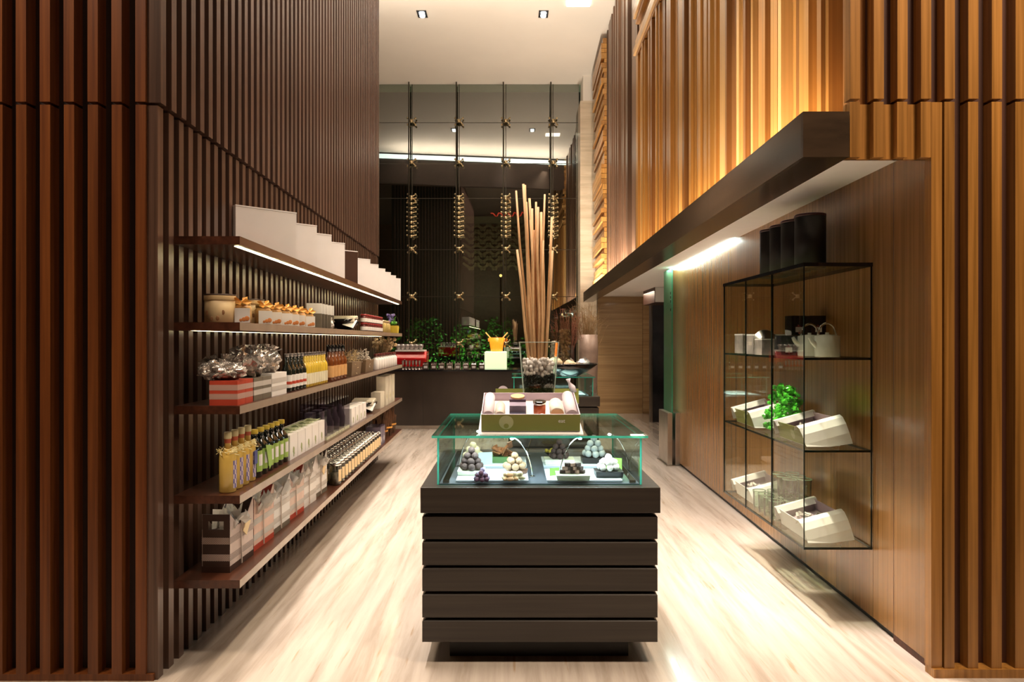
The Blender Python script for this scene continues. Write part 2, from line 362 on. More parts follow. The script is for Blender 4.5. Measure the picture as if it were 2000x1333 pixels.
# upper right wall
xu = lambda D: 1.547 + .0203 * (D - 3.1)
wu = MB()
wu.add([(xu(3.2) + .16, 3.2, 2.42), (3.4, 3.2, 2.42), (3.4, 14.6, 2.42), (xu(14.6) + .16, 14.6, 2.42), (xu(3.2) + .16, 3.2, 7.6), (3.4, 3.2, 7.6), (3.4, 14.6, 7.6), (xu(14.6) + .16, 14.6, 7.6)],
       [(0, 3, 2, 1), (4, 5, 6, 7), (0, 1, 5, 4), (1, 2, 6, 5), (2, 3, 7, 6), (3, 0, 4, 7)])
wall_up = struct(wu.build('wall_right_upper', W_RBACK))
unit = [MB().box(-.5, .5, -.5, .5, -.5, .5).mesh('batten_unit', m) for m in W_R]
unit_d = MB().box(-.5, .5, -.5, .5, -.5, .5).mesh('batten_unit', W_RD)
def batten(me, D0, D1, z0, z1, proud, name='slat'):
    D = (D0 + D1) / 2; x1 = xu(D) + .17; x0 = xu(D) - proud
    inst(name, me, wall_up, ((x0 + x1) / 2, D, (z0 + z1) / 2), (x1 - x0, D1 - D0, z1 - z0), (0, 0, angr))
rs = random.Random(5); D = 3.095
while D < 9.02:
    wd = rs.choice([.04, .05, .06, .08, .10]); pr = rs.choice([-.07, -.03, 0, .02, .035])
    k = rs.choices([0, 1, 2, 3, 4], [5, 5, 3, 2, .5])[0]
    top = 5.2 if D > 6.6 else 7.6
    batten(unit[k], D, min(D + wd, 9.06) - .002, 2.44, top, pr); D += wd
z = 5.22
while z < 7.5:
    h = rs.choice([.05, .07, .09]); batten(unit[rs.choice([0, 1, 3])], 6.62, 9.06, z, z + h - .006, rs.choice([-.02, .03, .06])); z += h
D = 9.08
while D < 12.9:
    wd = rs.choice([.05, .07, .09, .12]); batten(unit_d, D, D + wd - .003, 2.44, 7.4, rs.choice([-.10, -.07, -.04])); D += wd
z = 2.46
while z < 7.2:
    h = rs.choice([.08, .10, .11]); batten(unit[rs.choice([0, 1, 0, 1])], 12.9, 14.6, z, z + h - .008, rs.choice([.0, .03, .06])); z += h
# beam with ledge and the white soffit
bm = MB()
def slant(mb, xa, xb, D0, D1, z0, z1, k=.0203):
    s = k * (D1 - D0)
    mb.add([(xa, D0, z0), (xb, D0, z0), (xb + s, D1, z0), (xa + s, D1, z0), (xa, D0, z1), (xb, D0, z1), (xb + s, D1, z1), (xa + s, D1, z1)],
           [(0, 3, 2, 1), (4, 5, 6, 7), (0, 1, 5, 4), (1, 2, 6, 5), (2, 3, 7, 6), (3, 0, 4, 7)]); return mb
beam = struct(slant(bm, 1.31, 1.50, 3.09, 14.6, 2.34, 2.47).build('beam', W_BEAM))
Ds = [3.05, 4.6, 6.2, 7.8, 9.4, 11.0, 12.6, 14.6]
for a, b in zip(Ds[:-1], Ds[1:]):
    s = .0203 * (a - 3.05)
    slant(MB(), 1.292 + s, 1.310 + s, a + .001, b - .001, 2.313, 2.515).build('panel', W_BEAM, beam)
    slant(MB(), 1.311 + s, 1.497 + s, a + .001, b - .001, 2.313, 2.338).build('panel', W_BEAM, beam)
MB().box(1.292, 1.497, 3.03, 3.05, 2.313, 2.515).build('end_board', W_BEAM, beam)
struct(slant(MB(), 1.50, 4.6, 3.10, 14.4, 2.385, 2.42).build('ceiling_soffit', WHITE_P))
struct(slant(MB(), 1.920, 1.940, 5.9, 8.5, 2.365, 2.384).build('soffit_led_strip', M('led_soffit', (1, 1, 1), emit=(.85, 1, .93), es=4)))
# far travertine walls
tw = struct(MB().box(1.75, 4.6, 13.93, 14.1, 0, 2.5).build('wall_back_right', W_DARK))
cols = [(1.74, 2.66), (2.664, 3.6), (3.604, 4.6)]
for x0, x1 in cols:
    for j in range(4):
        MB().box(x0, x1 - .003, 13.90, 13.93, .0 + j * .6, .597 + j * .6).build('stone_panel', TRAV, tw)
tp = struct(MB().box(1.50, 1.95, 15.0, 15.6, 0, 6.76).build('wall_pier', TRAVL))
struct(MB().box(1.56, 1.95, 15.0, 15.6, 6.76, 7.31).build('wall_pier_top', PLASTER))
struct(MB().box(4.55, 4.65, 8.6, 14.0, 0, 2.5).build('wall_side_hall', TRAV))
d = struct(MB().box(2.53, 3.5, 12.45, 12.6, 0, 2.20).build('door_1', IRON))
MB().box(2.535, 2.56, 12.43, 12.45, 0, 2.2).build('door_frame', STEEL, d)
hd = struct(MB().box(2.385, 3.5, 11.42, 12.4, 2.13, 2.383).build('door_header', BROWN))
MB().box(2.395, 3.5, 11.40, 11.419, 2.135, 2.38).build('header_panel', WHITE, hd)

# curtain wall
GD = 15.5
win = struct(MB().box(-7, 1.55, GD + .02, GD + .05, -.02, .06).build('window_1', RODM))
gx = [-6.54, -5.47, -4.40, -3.335, -2.267, -1.198, -.14, .93, 1.53]; gz = [.06, 1.42, 2.484, 3.553, 4.716, 5.507, 6.437, 7.31]
for a, b in zip(gx[:-1], gx[1:]):
    for c, e in zip(gz[:-1], gz[1:]):
        MB().box(a + .006, b - .006, GD, GD + .015, c + .006, e - .006).build('pane', GLASS_WIN, win)
for x in gx[2:-1]:
    MB().box(x - .008, x + .008, GD - .002, GD + .016, .06, 7.31).build('joint', RODM, win)
for z in gz[1:-1]:
    MB().box(gx[2], 1.53, GD - .002, GD + .016, z - .006, z + .006).build('joint', RODM, win)
rods = []
fit = MB()
fit.ball((0, 0, 0), .045)
for sx in (-1, 1):
    for sz in (-1, 1):
        fit.tube([(0, 0, 0), (sx * .06, .02, sz * .04), (sx * .085, .06, sz * .075)], [.018, .013, .010], 6)
        fit.ball((sx * .085, .05, sz * .075), .024)
fit_me = fit.mesh('spider_fitting', BRASS, True)
ring = MB()
for j in range(9):
    zz = -.045 - j * .105
    ring.tube([(-.10, .02, zz + .03), (0, -.02, zz), (.10, .02, zz + .03)], .016, 5); ring.ball((0, -.02, zz), .04, n=6, m=4)
    ring.ball((-.10, .02, zz + .03), .022, n=5, m=4); ring.ball((.10, .02, zz + .03), .022, n=5, m=4)
ring_me = ring.mesh('brace_stack', BRASS, True)
rod_me = MB().tube([(-.055, 0, .0), (-.055, 0, 7.31)], .016, 6).mesh('tension_rod', RODM)
for i, x in enumerate(gx[3:-1]):
    t = thing('tension_rod', ['dark steel tension rod far left before the night window, behind the white boxes', 'leftmost fully seen tension rod with bronze fittings before the window',
              'tension rod with bronze fittings second from left before the window', 'tension rod with bronze fittings rising just left of the reeds', 'tension rod with bronze fittings rising behind the right-hand reeds'][i], 'rod', (x, GD - .14, 0), 0, 'tension rods of the glass wall')
    inst('rod', rod_me, t, (0, 0, 0)); inst('brace', ring_me, t, (0, 0, 4.716))
    for z in gz[1:-1]: inst('fitting', fit_me, t, (0, 0, z))

# ceiling downlights (seen) 
def downlight(x, y, lab):
    t = thing('ceiling_light', lab, 'light', (x, y, 7.31), 0, 'square recessed ceiling lights')
    f = MB(); s = .085
    for a, b, c, e in ((-s, s, -s * 1.5, -s * 1.5 + .02), (-s, s, s * 1.5 - .02, s * 1.5), (-s, -s + .02, -s * 1.5, s * 1.5), (s - .02, s, -s * 1.5, s * 1.5)): f.box(a, b, c, e, -.012, .0)
    f.build('frame', W_DARK, t)
    MB().box(-s + .02, s - .02, -s * 1.5 + .02, s * 1.5 - .02, -.006, -.001).build('recess', W_DARK, t)
    for q in (-.05, .05): MB().lathe([(.045, -.03), (.05, -.007)], 12, 0, q).build('lamp', LEDC, t)
downlight(-1.60, 12.15, 'square recessed twin spotlight on the left of the cream ceiling')
downlight(.56, 12.15, 'square recessed twin spotlight on the right of the cream ceiling')
t = thing('ceiling_light', 'bright flat ceiling light at the top edge beside the orange slats', 'light', (1.15, 11.75, 7.31))
MB().box(-.2, .2, -.15, .1, -.02, -.001).build('diffuser', M('lamp_diffuser', (1, 1, 1), emit=(1, .85, .62), es=6), t)

# ------------------------------------------------------------------ left shelves
SZ = [1.981, 1.582, 1.194, .779, .387]
NAMES = ['top', 'second', 'third', 'fourth', 'bottom']
lab = ['topmost dark wood wall shelf carrying the white display boxes', 'second dark wood wall shelf carrying tins and jam jars', 'third dark wood wall shelf carrying striped boxes and bottles',
       'fourth dark wood wall shelf carrying yellow liqueur bottles', 'lowest dark wood wall shelf carrying gift boxes and canisters']
S0, S1 = 3.16, 8.52
for i, z in enumerate(SZ):
    t = thing('wall_shelf', lab[i], 'shelf', (0, 0, 0), 0, 'long shelves on the slatted wall')
    t.location = (xl(S0), S0, z - .038)
    mb = MB(); L = S1 - S0; s = -.021 * L
    mb.add([(.001, 0, 0), (.305, 0, 0), (.305 + s, L, 0), (.001 + s, L, 0), (.001, 0, .038), (.305, 0, .038), (.305 + s, L, .038), (.001 + s, L, .038)],
           [(0, 3, 2, 1), (4, 5, 6, 7), (0, 1, 5, 4), (1, 2, 6, 5), (2, 3, 7, 6), (3, 0, 4, 7)])
    mb.build('board', W_SHELF, t)
    if i: MB().add([(.3052, 0, .0005), (.3052 + s, L, .0005), (.3052 + s, L, .0375), (.3052, 0, .0375), (.3062, 0, .0005), (.3062 + s, L, .0005), (.3062 + s, L, .0375), (.3062, 0, .0375)],
                   [(0, 1, 2, 3), (4, 5, 6, 7), (0, 4, 5, 1), (1, 5, 6, 2), (2, 6, 7, 3), (3, 7, 4, 0)]).build('edge_strip', M('pale_edge', (.36, .27, .20), .3, var=.1, coat=.3), t)  # pale strip along the front of the lower four shelves
    mb = MB(); o_ = .255 if i == 0 else .05
    if i < 4:
        mb.add([(o_, .06, -.0012), (o_ + .022, .06, -.0012), (o_ + .022 + s, L - .06, -.0012), (o_ + s, L - .06, -.0012)], [(0, 3, 2, 1)])
        mb.add([(o_, .06, -.0001), (o_ + .022, .06, -.0001), (o_ + .022 + s, L - .06, -.0001), (o_ + s, L - .06, -.0001)], [(0, 1, 2, 3)])
        mb.build('led_strip', LED if i == 0 else M('led_dim', (1, .9, .7), emit=(1, .86, .62), es=5), t)
DU = lambda u, d: 1333 * (1.2036 - .0 + d + .0) / (972 - u)
def sp(u, d, k, rz=0, sc=1):
    D = DU(u, d); return (xe(D) - d, D, SZ[k] + .0005, rz + ang, sc)
def spD(D, d, k, rz=0, sc=1): return (xe(D) - d, D, SZ[k] + .0005, rz + ang, sc)

# white angled display boxes on the top shelf
bx = thing('display_box', '', 'box')
H = .281
MB().box(-.36, 0, 0, .04, 0, H - .008).build('body', WHITE, bx)
MB().box(-.361, .001, -.001, .041, H - .007, H).build('lid', M('bright_card', (.9, .88, .85), .5, var=.01), bx)
bd = thing('display_box', '', 'box')
MB().box(-.36, 0, 0, .04, 0, H - .008).build('body', BROWN, bd)
MB().box(-.361, .001, -.001, .041, H - .007, H).build('lid', WHITE, bd)
Dr = [4.08, 4.54, 4.94, 5.37, 5.865, 6.445, 6.886, 7.30, 7.68, 8.07, 8.46]
spots = [(xe(D) - .008, D, SZ[0] + .0005, R(42.5)) for D in Dr]
labs = near('white display box set diagonally on the top shelf', 11, 'of the row')
labs[5] = 'white display box just beyond the brown one on the top shelf'
ws = spots[:4] + spots[5:]
series(bx, ws, labs[:4] + labs[5:], 'diagonal display boxes on the top shelf')
series(bd, [spots[4]], ['dark brown display box among the white ones on the top shelf'], 'diagonal display boxes on the top shelf')

# --- shelf 2
def bow(parent, z, s=.035, mat=GOLD, y=-.045):
    mb = MB(); rr = random.Random(3)
    for a in range(7):
        an = rr.uniform(0, 2 * math.pi); r1 = s * rr.uniform(.8, 1.4); zz = rr.uniform(-.2, 1) * s
        p = Vector((math.cos(an) * r1, y + math.sin(an) * r1 * .5, z + zz)); c = Vector((0, y, z))
        pr = Vector((-math.sin(an), 0, math.cos(an))) * s * .4
        m_ = (p + c) / 2
        mb.add([c, m_ + pr, p, m_ - pr + Vector((0, -.008, 0))], [(0, 1, 2, 3)])
    return mb.build('bow', mat, parent)
def tin(label):
    t = thing('round_tin', label, 'tin')
    MB().lathe([(.066, 0), (.070, .004), (.070, .108), (.066, .110)], 28).build('body', CREAM, t, True)
    l = MB().lathe([(.072, .108), (.073, .110), (.073, .130), (.071, .133)], 28).build('lid', M('cream_lid', (.70, .50, .26), .45), t, True)
    MB().lathe([(.0735, .131), (.074, .137), (.05, .139), (.0, .139)], 28, caps=False).build('lid_rim', BROWN, t, True)
    mb = MB()
    for a in (-2.1, -1.75, -1.35, -1.0): mb.ball((.070 * math.cos(a), .070 * math.sin(a), .03 + .02 * math.sin(a * 5)), .009, sq=(1, .3, 1.3))
    mb.build('motif', M('tin_motif', (.35, .17, .07), .6), t); return t
tn = tin('')
series(tn, [sp(426, .15, 1), sp(485, .15, 1)], ['large round cream biscuit tin at the near end of the second shelf', 'round cream biscuit tin behind the first ribboned packet on the second shelf'], 'cream biscuit tins')
gj = thing('gift_jar', '', 'jar')
MB().lathe([(.036, 0), (.042, .006), (.042, .075), (.034, .09)], 16).build('body', M('amber_sweets', (.62, .36, .13), .35, var=.35, bscale=160), gj, True)
MB().lathe([(.036, .09), (.038, .092), (.038, .106), (.034, .109)], 16).build('lid', M('gold_lid', (.55, .36, .12), .35, .5), gj, True)
cdm = MB().box(-.034, .036, -.053, -.050, .002, .072).build('card', WHITE, gj, rot=(0, 0, 0))
mb = MB(); mb.ball((.008, -.054, .018), .010, sq=(1, .12, 1)); mb.ball((.022, -.054, .022), .012, sq=(1, .12, 1)); mb.ball((-.006, -.054, .014), .007, sq=(1, .12, 1)); mb.build('picture', M('hazelnut_print', (.62, .22, .06), .6), cdm)
bow(gj, .10)
us = [470, 510, 532, 550, 566, 581, 597]
series(gj, [sp(u, .06, 1, R(18 + (i * 37) % 23)) for i, u in enumerate(us)], near('sweets jar with gold bow and white card', 7, 'on the second shelf'), 'ribboned sweets jars with cards')
pk = thing('slim_packet', '', 'packet')
MB().box(-.05, .05, -.012, .012, 0, .10).build('body', GREY, pk); MB().box(-.051, .051, -.013, .013, .10, .17).build('top', WHITE, pk)
series(pk, [sp(u, .07, 1, R(10)) for u in (611, 617, 623, 630, 636)], near('slim grey packet with white top', 5, 'on the second shelf'), 'slim grey packets')
def blob(name, r, mat, jit=.3, n=14, m=9, sq=(1, 1, 1), parent=None, smooth=False, c=(0, 0, 0)):
    return MB().ball(c, r, jit, n, m, sq).build(name, mat, parent, smooth)
t = thing('tissue_bag', 'small crumpled white bag beside the slim packets on the second shelf', 'bag', sp(641, .05, 1)[:3])
blob('bag_body', .035, TISSUE, .25, c=(0, 0, .032), parent=t); MB().box(-.02, .02, -.003, .003, .05, .085).build('bag_neck', TISSUE, t)
bw = thing('black_bowl', '', 'bowl')
MB().lathe([(.05, 0), (.09, .03), (.118, .075), (.125, .10), (.119, .10), (.085, .035), (.0, .012)], 24, caps=False).build('bowl', BLACK, bw, True)
b2 = MB(); b2.prism([(-.10, .07), (.08, .10), (.07, .135), (-.085, .115)], -.12, .10)
b2.build('wrapped_parcel', M('parchment', (.70, .64, .50), .5, bump=.5, bscale=25), bw, bevel=.01)
MB().add([(.0, -.11, .05), (.10, -.14, .02), (.12, -.06, .09), (.03, -.04, .12)], [(0, 1, 2, 3)]).build('paper_flap', TISSUE, bw)
series(bw, [sp(672, .15, 1), sp(711, .14, 3)], ['black bowl holding a cream parcel on the second shelf', 'black bowl holding a wrapped parcel on the fourth shelf'], 'black bowls with parcels')
jj = thing('jam_jar', '', 'jar')
MB().lathe([(.030, 0), (.034, .004), (.034, .055), (.028, .062)], 14).build('body', M('dark_jam', (.10, .02, .02), .12, var=.4), jj, True)
MB().lathe([(.0345, .008), (.0345, .042)], 14, caps=False).build('paper_label', WHITE, jj, True)
MB().lathe([(.031, .062), (.033, .064), (.033, .076), (.030, .078)], 14).build('lid', M('red_lid', (.30, .03, .03), .3), jj, True)
spots = []; lb = []
for j in range(2):
    for i in range(9):
        s_ = list(spD(6.32 + i * .105, .045, 1)); s_[2] += j * .0785; spots.append(tuple(s_))
        lb.append(f'jam jar, {"lower" if j == 0 else "upper"} row, {ORD[i]} from the near end of the second shelf')
series(jj, spots, lb, 'stacked jam jars')
vb = thing('spice_vial', '', 'jar')
MB().lathe([(.018, 0), (.020, .003), (.020, .09), (.014, .10)], 10).build('body', M('spice_gold', (.50, .38, .14), .25, var=.3), vb, True)
MB().lathe([(.016, .10), (.016, .13)], 10).build('cap', BRASS, vb, True)
series(vb, [spD(7.35 + i * .075, .04, 1) for i in range(6)], near('slender golden spice vial', 6, 'on the second shelf'), 'golden spice vials')
t = thing('flower_pot', 'yellow pot with purple flowers at the far end of the second shelf', 'plant', spD(8.2, .06, 1)[:3])
MB().slathe([(.055, 0), (.06, .09), (.05, .09), (.05, .07)]).build('pot', YEL, t)
mb = MB(); mb2 = MB()
for i in range(16):
    a = random.uniform(0, 6.28); r = random.uniform(.01, .05); p = (r * math.cos(a), r * math.sin(a), random.uniform(.12, .2))
    mb.tube([(0, 0, .07), p], .003, 4); mb.ball((p[0], p[1], .12), .02, .3, 6, 4); mb2.ball((p[0] - .03, p[1], p[2] + .02), .018, .3, 6, 4)
mb.build('leaves', LEAF, t); mb2.build('flowers', M('violet', (.28, .22, .62), .6), t)
mb = MB()
for a in range(3): mb.tube([(-.06 + a * .03 + .07 * math.cos(q / 8 * math.pi), -.01, .08 + .15 * math.sin(q / 8 * math.pi)) for q in range(9)], .003, 4)
mb.build('wire_hoop', RODM, t)

# --- shelf 3
def striped(label, mbox, band, dx=.13, dy=.14, h=.115):
    t = thing('striped_box', label, 'box')
    MB().box(-dx, 0, 0, dy, 0, h).build('body', mbox, t)
    for z0, z1 in ((.028, .054), (.070, .096)):
        MB().box(-dx - .0006, .0006, -.0006, dy + .0006, z0, z1).build('woven_band', band, t)
    return t
sr = striped('', RED, CHK_R, dy=.10); sg = striped('', GREY, CHK_G, dy=.13)
def spe(D, d, k): return (xe(D) - d, D, SZ[k] + .0005, ang)
series(sr, [spe(3.185, .02, 2), spe(3.287, .02, 2)], ['red gift box with woven bands, nearest on the third shelf', 'red gift box with woven bands just behind the nearest one'], 'banded gift boxes')
series(sg, [spe(3.40, .02, 2), spe(3.532, .02, 2)], ['taupe gift box with pale bands right behind the red boxes', 'taupe gift box with pale bands next to the white gift box'], 'banded gift boxes')
sw = striped('white gift box with faint bands before the bottles on the third shelf', WHITE, CHK_G, dy=.24, h=.125); s_ = spe(3.67, .02, 2); sw.location = s_[:3]; sw['group'] = 'banded gift boxes'
for (D, d, r, sq, lb) in ((3.25, .12, .072, (1.5, .9, .68), 'crumpled clear cellophane bag on the nearest red box'), (3.50, .09, .085, (1.0, .9, .9), 'crumpled silvery cellophane bag on the taupe boxes'),
                          (3.76, .09, .085, (.95, .9, .85), 'crumpled silvery cellophane bag on the white gift box')):
    t = thing('cellophane_bag', lb, 'bag', (xe(D) - d, D, SZ[2] + .118 + (.010 if D > 3.7 else 0)), 0, 'cellophane bags on the gift boxes')
    blob('bag_body', r, SILVER, .21, 26, 14, sq, t, False, (0, 0, r * sq[2] * .93))
    mb = MB(); rr = random.Random(int(D * 100))
    for a in range(9):
        an = R(20 + a * 16); z0 = r * sq[2] * 1.5
        mb.add([(0, 0, z0 - .02), (math.cos(an) * .10, rr.uniform(-.03, .03), z0 + math.sin(an) * .05), (math.cos(an + .25) * .11, rr.uniform(-.03, .03), z0 + math.sin(an + .25) * .06 - .01)], [(0, 1, 2)])
    mb.build('gathered_top', SILVER, t)
def bottle(name, r, hb, hn, ht, body, cap, rn=.012, capr=.014, caph=.02, lab=None, lz=(.03, .10), extra=None, flat=False):
    t = thing(name, '', 'bottle')
    MB().lathe([(r * .9, 0), (r, .006), (r, hb), (r * .85, hb + .012), (rn, hn), (rn, ht - caph)], 18).build('body', body, t, True)
    MB().lathe([(capr, ht - caph), (capr, ht - .002), (capr * .9, ht)], 14).build('cap', cap, t, True)
    if lab: MB().lathe([(r + .0007, lz[0]), (r + .0007, lz[1])], 18, caps=False).build('paper_label', lab, t, True)
    return t
DKG = M('dark_bottle_glass', (.012, .016, .012), .06, coat=.6)
b = bottle('syrup_bottle', .030, .125, .165, .225, DKG, M('pewter_cap', (.35, .33, .32), .3, .8), lab=WHITE, lz=(.025, .10))
MB().lathe([(.0312, .045), (.0312, .062)], 18, caps=False).build('red_mark', RED, b, True)
series(b, [sp(u, .045, 2) for u in (557, 565, 572, 579, 586)], near('dark bottle with white label and red mark', 5, 'on the third shelf'), 'dark bottles with red marks')
b = bottle('yellow_bottle', .028, .135, .165, .225, M('yellow_oil', (.62, .44, .05), .1, coat=.5), M('pewter_cap2', (.22, .20, .20), .3, .8), lab=M('pale_label', (.72, .68, .50), .5), lz=(.02, .09))
series(b, [sp(592 + i * 4.7, .045, 2) for i in range(9)], near('yellow oil bottle with dark neck', 9, 'on the third shelf'), 'yellow oil bottles')
b = bottle('amber_bottle', .036, .155, .19, .27, M('amber_glass', (.16, .045, .012), .08, coat=.6), BLACK, rn=.014, capr=.017, caph=.05, lab=M('orange_label', (.60, .34, .13), .5), lz=(.03, .115))
series(b, [sp(640 + i * 6.6, .05, 2) for i in range(5)], near('amber bottle with orange label and black cap', 5, 'on the third shelf'), 'amber bottles')
def raffia(label, D, k, mat, s=1):
    t = thing('raffia_bundle', label, 'bundle', (xe(D) - .12, D, SZ[k] + .001), 0, 'raffia-filled gift baskets')
    mb = MB(); rr = random.Random(int(D * 77))
    for i in range(230):
        a = rr.uniform(0, 6.28); r = rr.uniform(.04, .115); z = rr.uniform(.02, .19)
        p = Vector((r * math.cos(a) * .9, r * math.sin(a) * 1.7, z)); q = p + Vector((rr.uniform(-.05, .05), rr.uniform(-.06, .06), rr.uniform(-.05, .06)))
        q.z = max(.004, q.z); q.x = min(q.x, .115)
        mb.tube([p, (p + q) / 2 + Vector((0, 0, .008)), q], .0028, 3)
    mb.build('raffia', mat, t)['kind'] = 'stuff'
    MB().frus(-.10, .10, -.17, .17, 0, .12, -.01).build('basket', M('dark_basket', (.16, .10, .05), .8), t)
raffia('bundle of tan raffia beside the amber bottles', 5.85, 2, SOIL); raffia('bundle of pale grey raffia beside the white tubes', 6.45, 2, STRAWG)
b = bottle('white_tube', .035, .10, .125, .165, WHITE, M('maroon_cap', (.14, .025, .018), .3), rn=.016, capr=.02, caph=.03)
series(b, [spD(6.95 + i * .155, .05, 2) for i in range(9)], near('white flask with maroon cap', 9, 'on the third shelf'), 'white flasks with maroon caps')
t = thing('dried_bouquet', 'small dried bouquet above the white flasks at the far shelf end', 'bouquet', spD(8.1, .2, 2)[:3])
mb = MB(); rr = random.Random(9)
for i in range(70):
    p = Vector((rr.uniform(-.06, .17), rr.uniform(-.14, .14), rr.uniform(.20, .33))); mb.tube([(p.x * .3, p.y * .3, .10), p], .003, 3); mb.ball(p, rr.uniform(.012, .026), .3, 5, 4)
mb.build('dried_stems', M('dried_flowers', (.50, .36, .20), .8, var=.5), t); MB().lathe([(.05, 0), (.06, .16)], 14).build('vase', BROWN, t)

# --- shelf 4
lm = thing('liqueur_bottle', '', 'bottle')
YB = M('lemon_liqueur', (.74, .50, .12), .12, var=.08, coat=.5)
MB().lathe([(.040, 0), (.044, .006), (.044, .165), (.042, .178), (.018, .198), (.0165, .205)], 22).build('body', YB, lm, True)
MB().lathe([(.0165, .204), (.0165, .250), (.0175, .252)], 16).build('neck', YB, lm, True)
MB().lathe([(.0172, .232), (.0172, .252)], 16, caps=False).build('neck_band', M('red_band', (.55, .12, .06), .5), lm, True)
MB().lathe([(.018, .252), (.0195, .254), (.0195, .278), (.017, .284)], 16).build('cap', M('cream_cap', (.74, .66, .38), .4), lm, True)
lb_ = MB()
lb_.lathe([(.0448, .02), (.0448, .15)], 22, caps=False)
m_lab = checker('floral_label', (.62, .50, .50), (.14, .12, .34), 46)
f = [x for x in lb_.f]; keep = [i for i, q in enumerate(lb_.f) if (i % 22) in (20, 21, 0, 1)]
lb_.f = [lb_.f[i] for i in keep]; lb_.m = [0] * len(keep); lb_.build('paper_label', m_lab, lm)
mb = MB(); rr = random.Random(2)
for i in range(60):
    a = rr.uniform(0, 6.28); r = rr.uniform(.022, .046); z = .205 - (r - .02) * .8 + rr.uniform(-.006, .01)
    mb.tube([(r * math.cos(a), r * math.sin(a), z), ((r + .012) * math.cos(a + .5), (r + .012) * math.sin(a + .5), z + rr.uniform(-.01, .012))], .0025, 3)
mb.build('raffia_collar', M('yellow_raffia', (.80, .70, .36), .8), lm)
sps = [(xe(D) - .087, D, SZ[3] + .0005, ang, (.88, .88, 1)) for D in (3.24, 3.325, 3.41, 3.50)]
o4 = series(lm, sps, near('yellow lemon liqueur bottle with raffia collar', 4, 'on the fourth shelf'), 'yellow liqueur bottles')
MB().box(.046, .048, -.025, .025, .085, .155).build('hang_tag', M('blue_tag', (.06, .07, .26), .5), o4[3], rot=(0, R(0), R(0)))
ob = thing('oil_bottle', '', 'bottle')
MB().lathe([(.036, 0), (.039, .006), (.039, .15), (.036, .162), (.017, .185), (.0155, .19)], 20).build('body', DKG, ob, True)
MB().lathe([(.0155, .19), (.0155, .228)], 14).build('neck', DKG, ob, True)
MB().lathe([(.0175, .226), (.019, .228), (.019, .248), (.017, .25)], 14).build('cap', YEL, ob, True)
q = MB().lathe([(.0397, .03), (.0397, .14)], 20, caps=False); keep = [i for i in range(len(q.f)) if (i % 20) in (17, 18, 19, 0, 1)]; q.f = [q.f[i] for i in keep]; q.m = [0] * len(keep)
pl = q.build('paper_label', M('label_lime', (.34, .50, .10), .5), ob)
q = MB().lathe([(.0402, .06), (.0402, .12)], 20, caps=False); keep = [18, 19, 0]; q.f = [q.f[i] for i in keep]; q.m = [0] * 3
q.build('label_panel', WHITE, pl)
sps = [(xe(D) - .087, D, SZ[3] + .0005, ang) for D in (3.595, 3.685, 3.775, 3.86, 3.95, 4.04)]
o6 = series(ob, sps, near('dark oil bottle with yellow cap and green label', 6, 'on the fourth shelf'), 'dark oil bottles with yellow caps')
MB().add([(.043, -.04, .16), (.05, .03, .15), (.05, .045, .05), (.047, .01, .02)], [(0, 1, 2, 3)]).build('ribbon', M('green_ribbon', (.30, .48, .10), .5), o6[1])
def card_box(name, label, cat, w_, d_, h, mat, top=None, motif=None):
    t = thing(name, label, cat)
    MB().box(-w_, 0, -d_ / 2, d_ / 2, 0, h).build('body', mat, t)
    if top: MB().box(-w_ - .001, .001, -d_ / 2 - .001, d_ / 2 + .001, h - .006, h + .001).build('lid', top, t)
    if motif: MB().ball((0, .0, h * .3), .018, .4, 8, 6, (.08, .8, 1.5)).build('motif', motif, t)
    return t
t = card_box('tea_carton', '', 'carton', .16, .155, .15, WHITE, None, M('sprig_print', (.30, .34, .14), .6))
mb = MB(); rr = random.Random(4)
for i in range(16): mb.add([(-.155 + rr.uniform(0, .11), rr.uniform(-.07, .05), .15), (-.12 + rr.uniform(0, .11), rr.uniform(-.05, .07), .165), (-.10 + rr.uniform(0, .09), rr.uniform(-.05, .07), .151)], [(0, 1, 2)])
mb.build('tissue_fringe', M('pale_green_tissue', (.50, .56, .34), .7), t)
series(t, [spe(4.15 + i * .165, .045, 3) for i in range(5)], near('white tea carton with pale green tissue on top', 5, 'on the fourth shelf'), 'white tea cartons')
PVC = glass('clear_plastic', (.80, .77, .82), .10, .7, .02)
t = thing('clear_gift_box', '', 'box')
MB().box(-.19, 0, -.09, .09, 0, .26).build('clear_shell', PVC, t)
MB().lathe([(.04, .004), (.045, .10), (.02, .16), (.02, .2)], 14, -.06, 0).build('contents', M('plum_glass', (.12, .09, .13), .2, coat=.5), t, True)
MB().box(-.17, -.115, -.05, .05, .003, .19).build('inner_box', M('plum_card', (.15, .12, .17), .5), t)
MB().box(-.1905, .0008, -.0905, .0905, 0, .022).build('base_band', M('ivory_leaf_band', (.52, .52, .36), .6, var=.4, bscale=100), t)
series(t, [spe(4.98 + i * .19, .03, 3) for i in range(4)], near('tall clear gift box with plum contents', 4, 'on the fourth shelf'), 'tall clear gift boxes')
t = card_box('small_carton', '', 'carton', .12, .14, .145, WHITE, None, M('sprig_print', (.30, .34, .14), .6))
series(t, [spe(5.79 + i * .165, .03, 3) for i in range(4)], near('small white carton with sprig print', 4, 'beyond the clear boxes'), 'small white cartons')
t = card_box('tall_carton', '', 'carton', .10, .2, .32, M('ivory_card', (.66, .60, .48), .5), None, M('bow_print', (.52, .46, .16), .6))
series(t, [spe(7.55 + i * .23, .03, 3) for i in range(3)], near('tall ivory carton', 3, 'at the end of the fourth shelf'), 'tall ivory cartons')
t = card_box('medium_carton', 'medium ivory carton between the black bowl and the tall cartons', 'carton', .1, .22, .17, MATS['ivory_card']); t.location = spe(7.26, .03, 3)[:3]

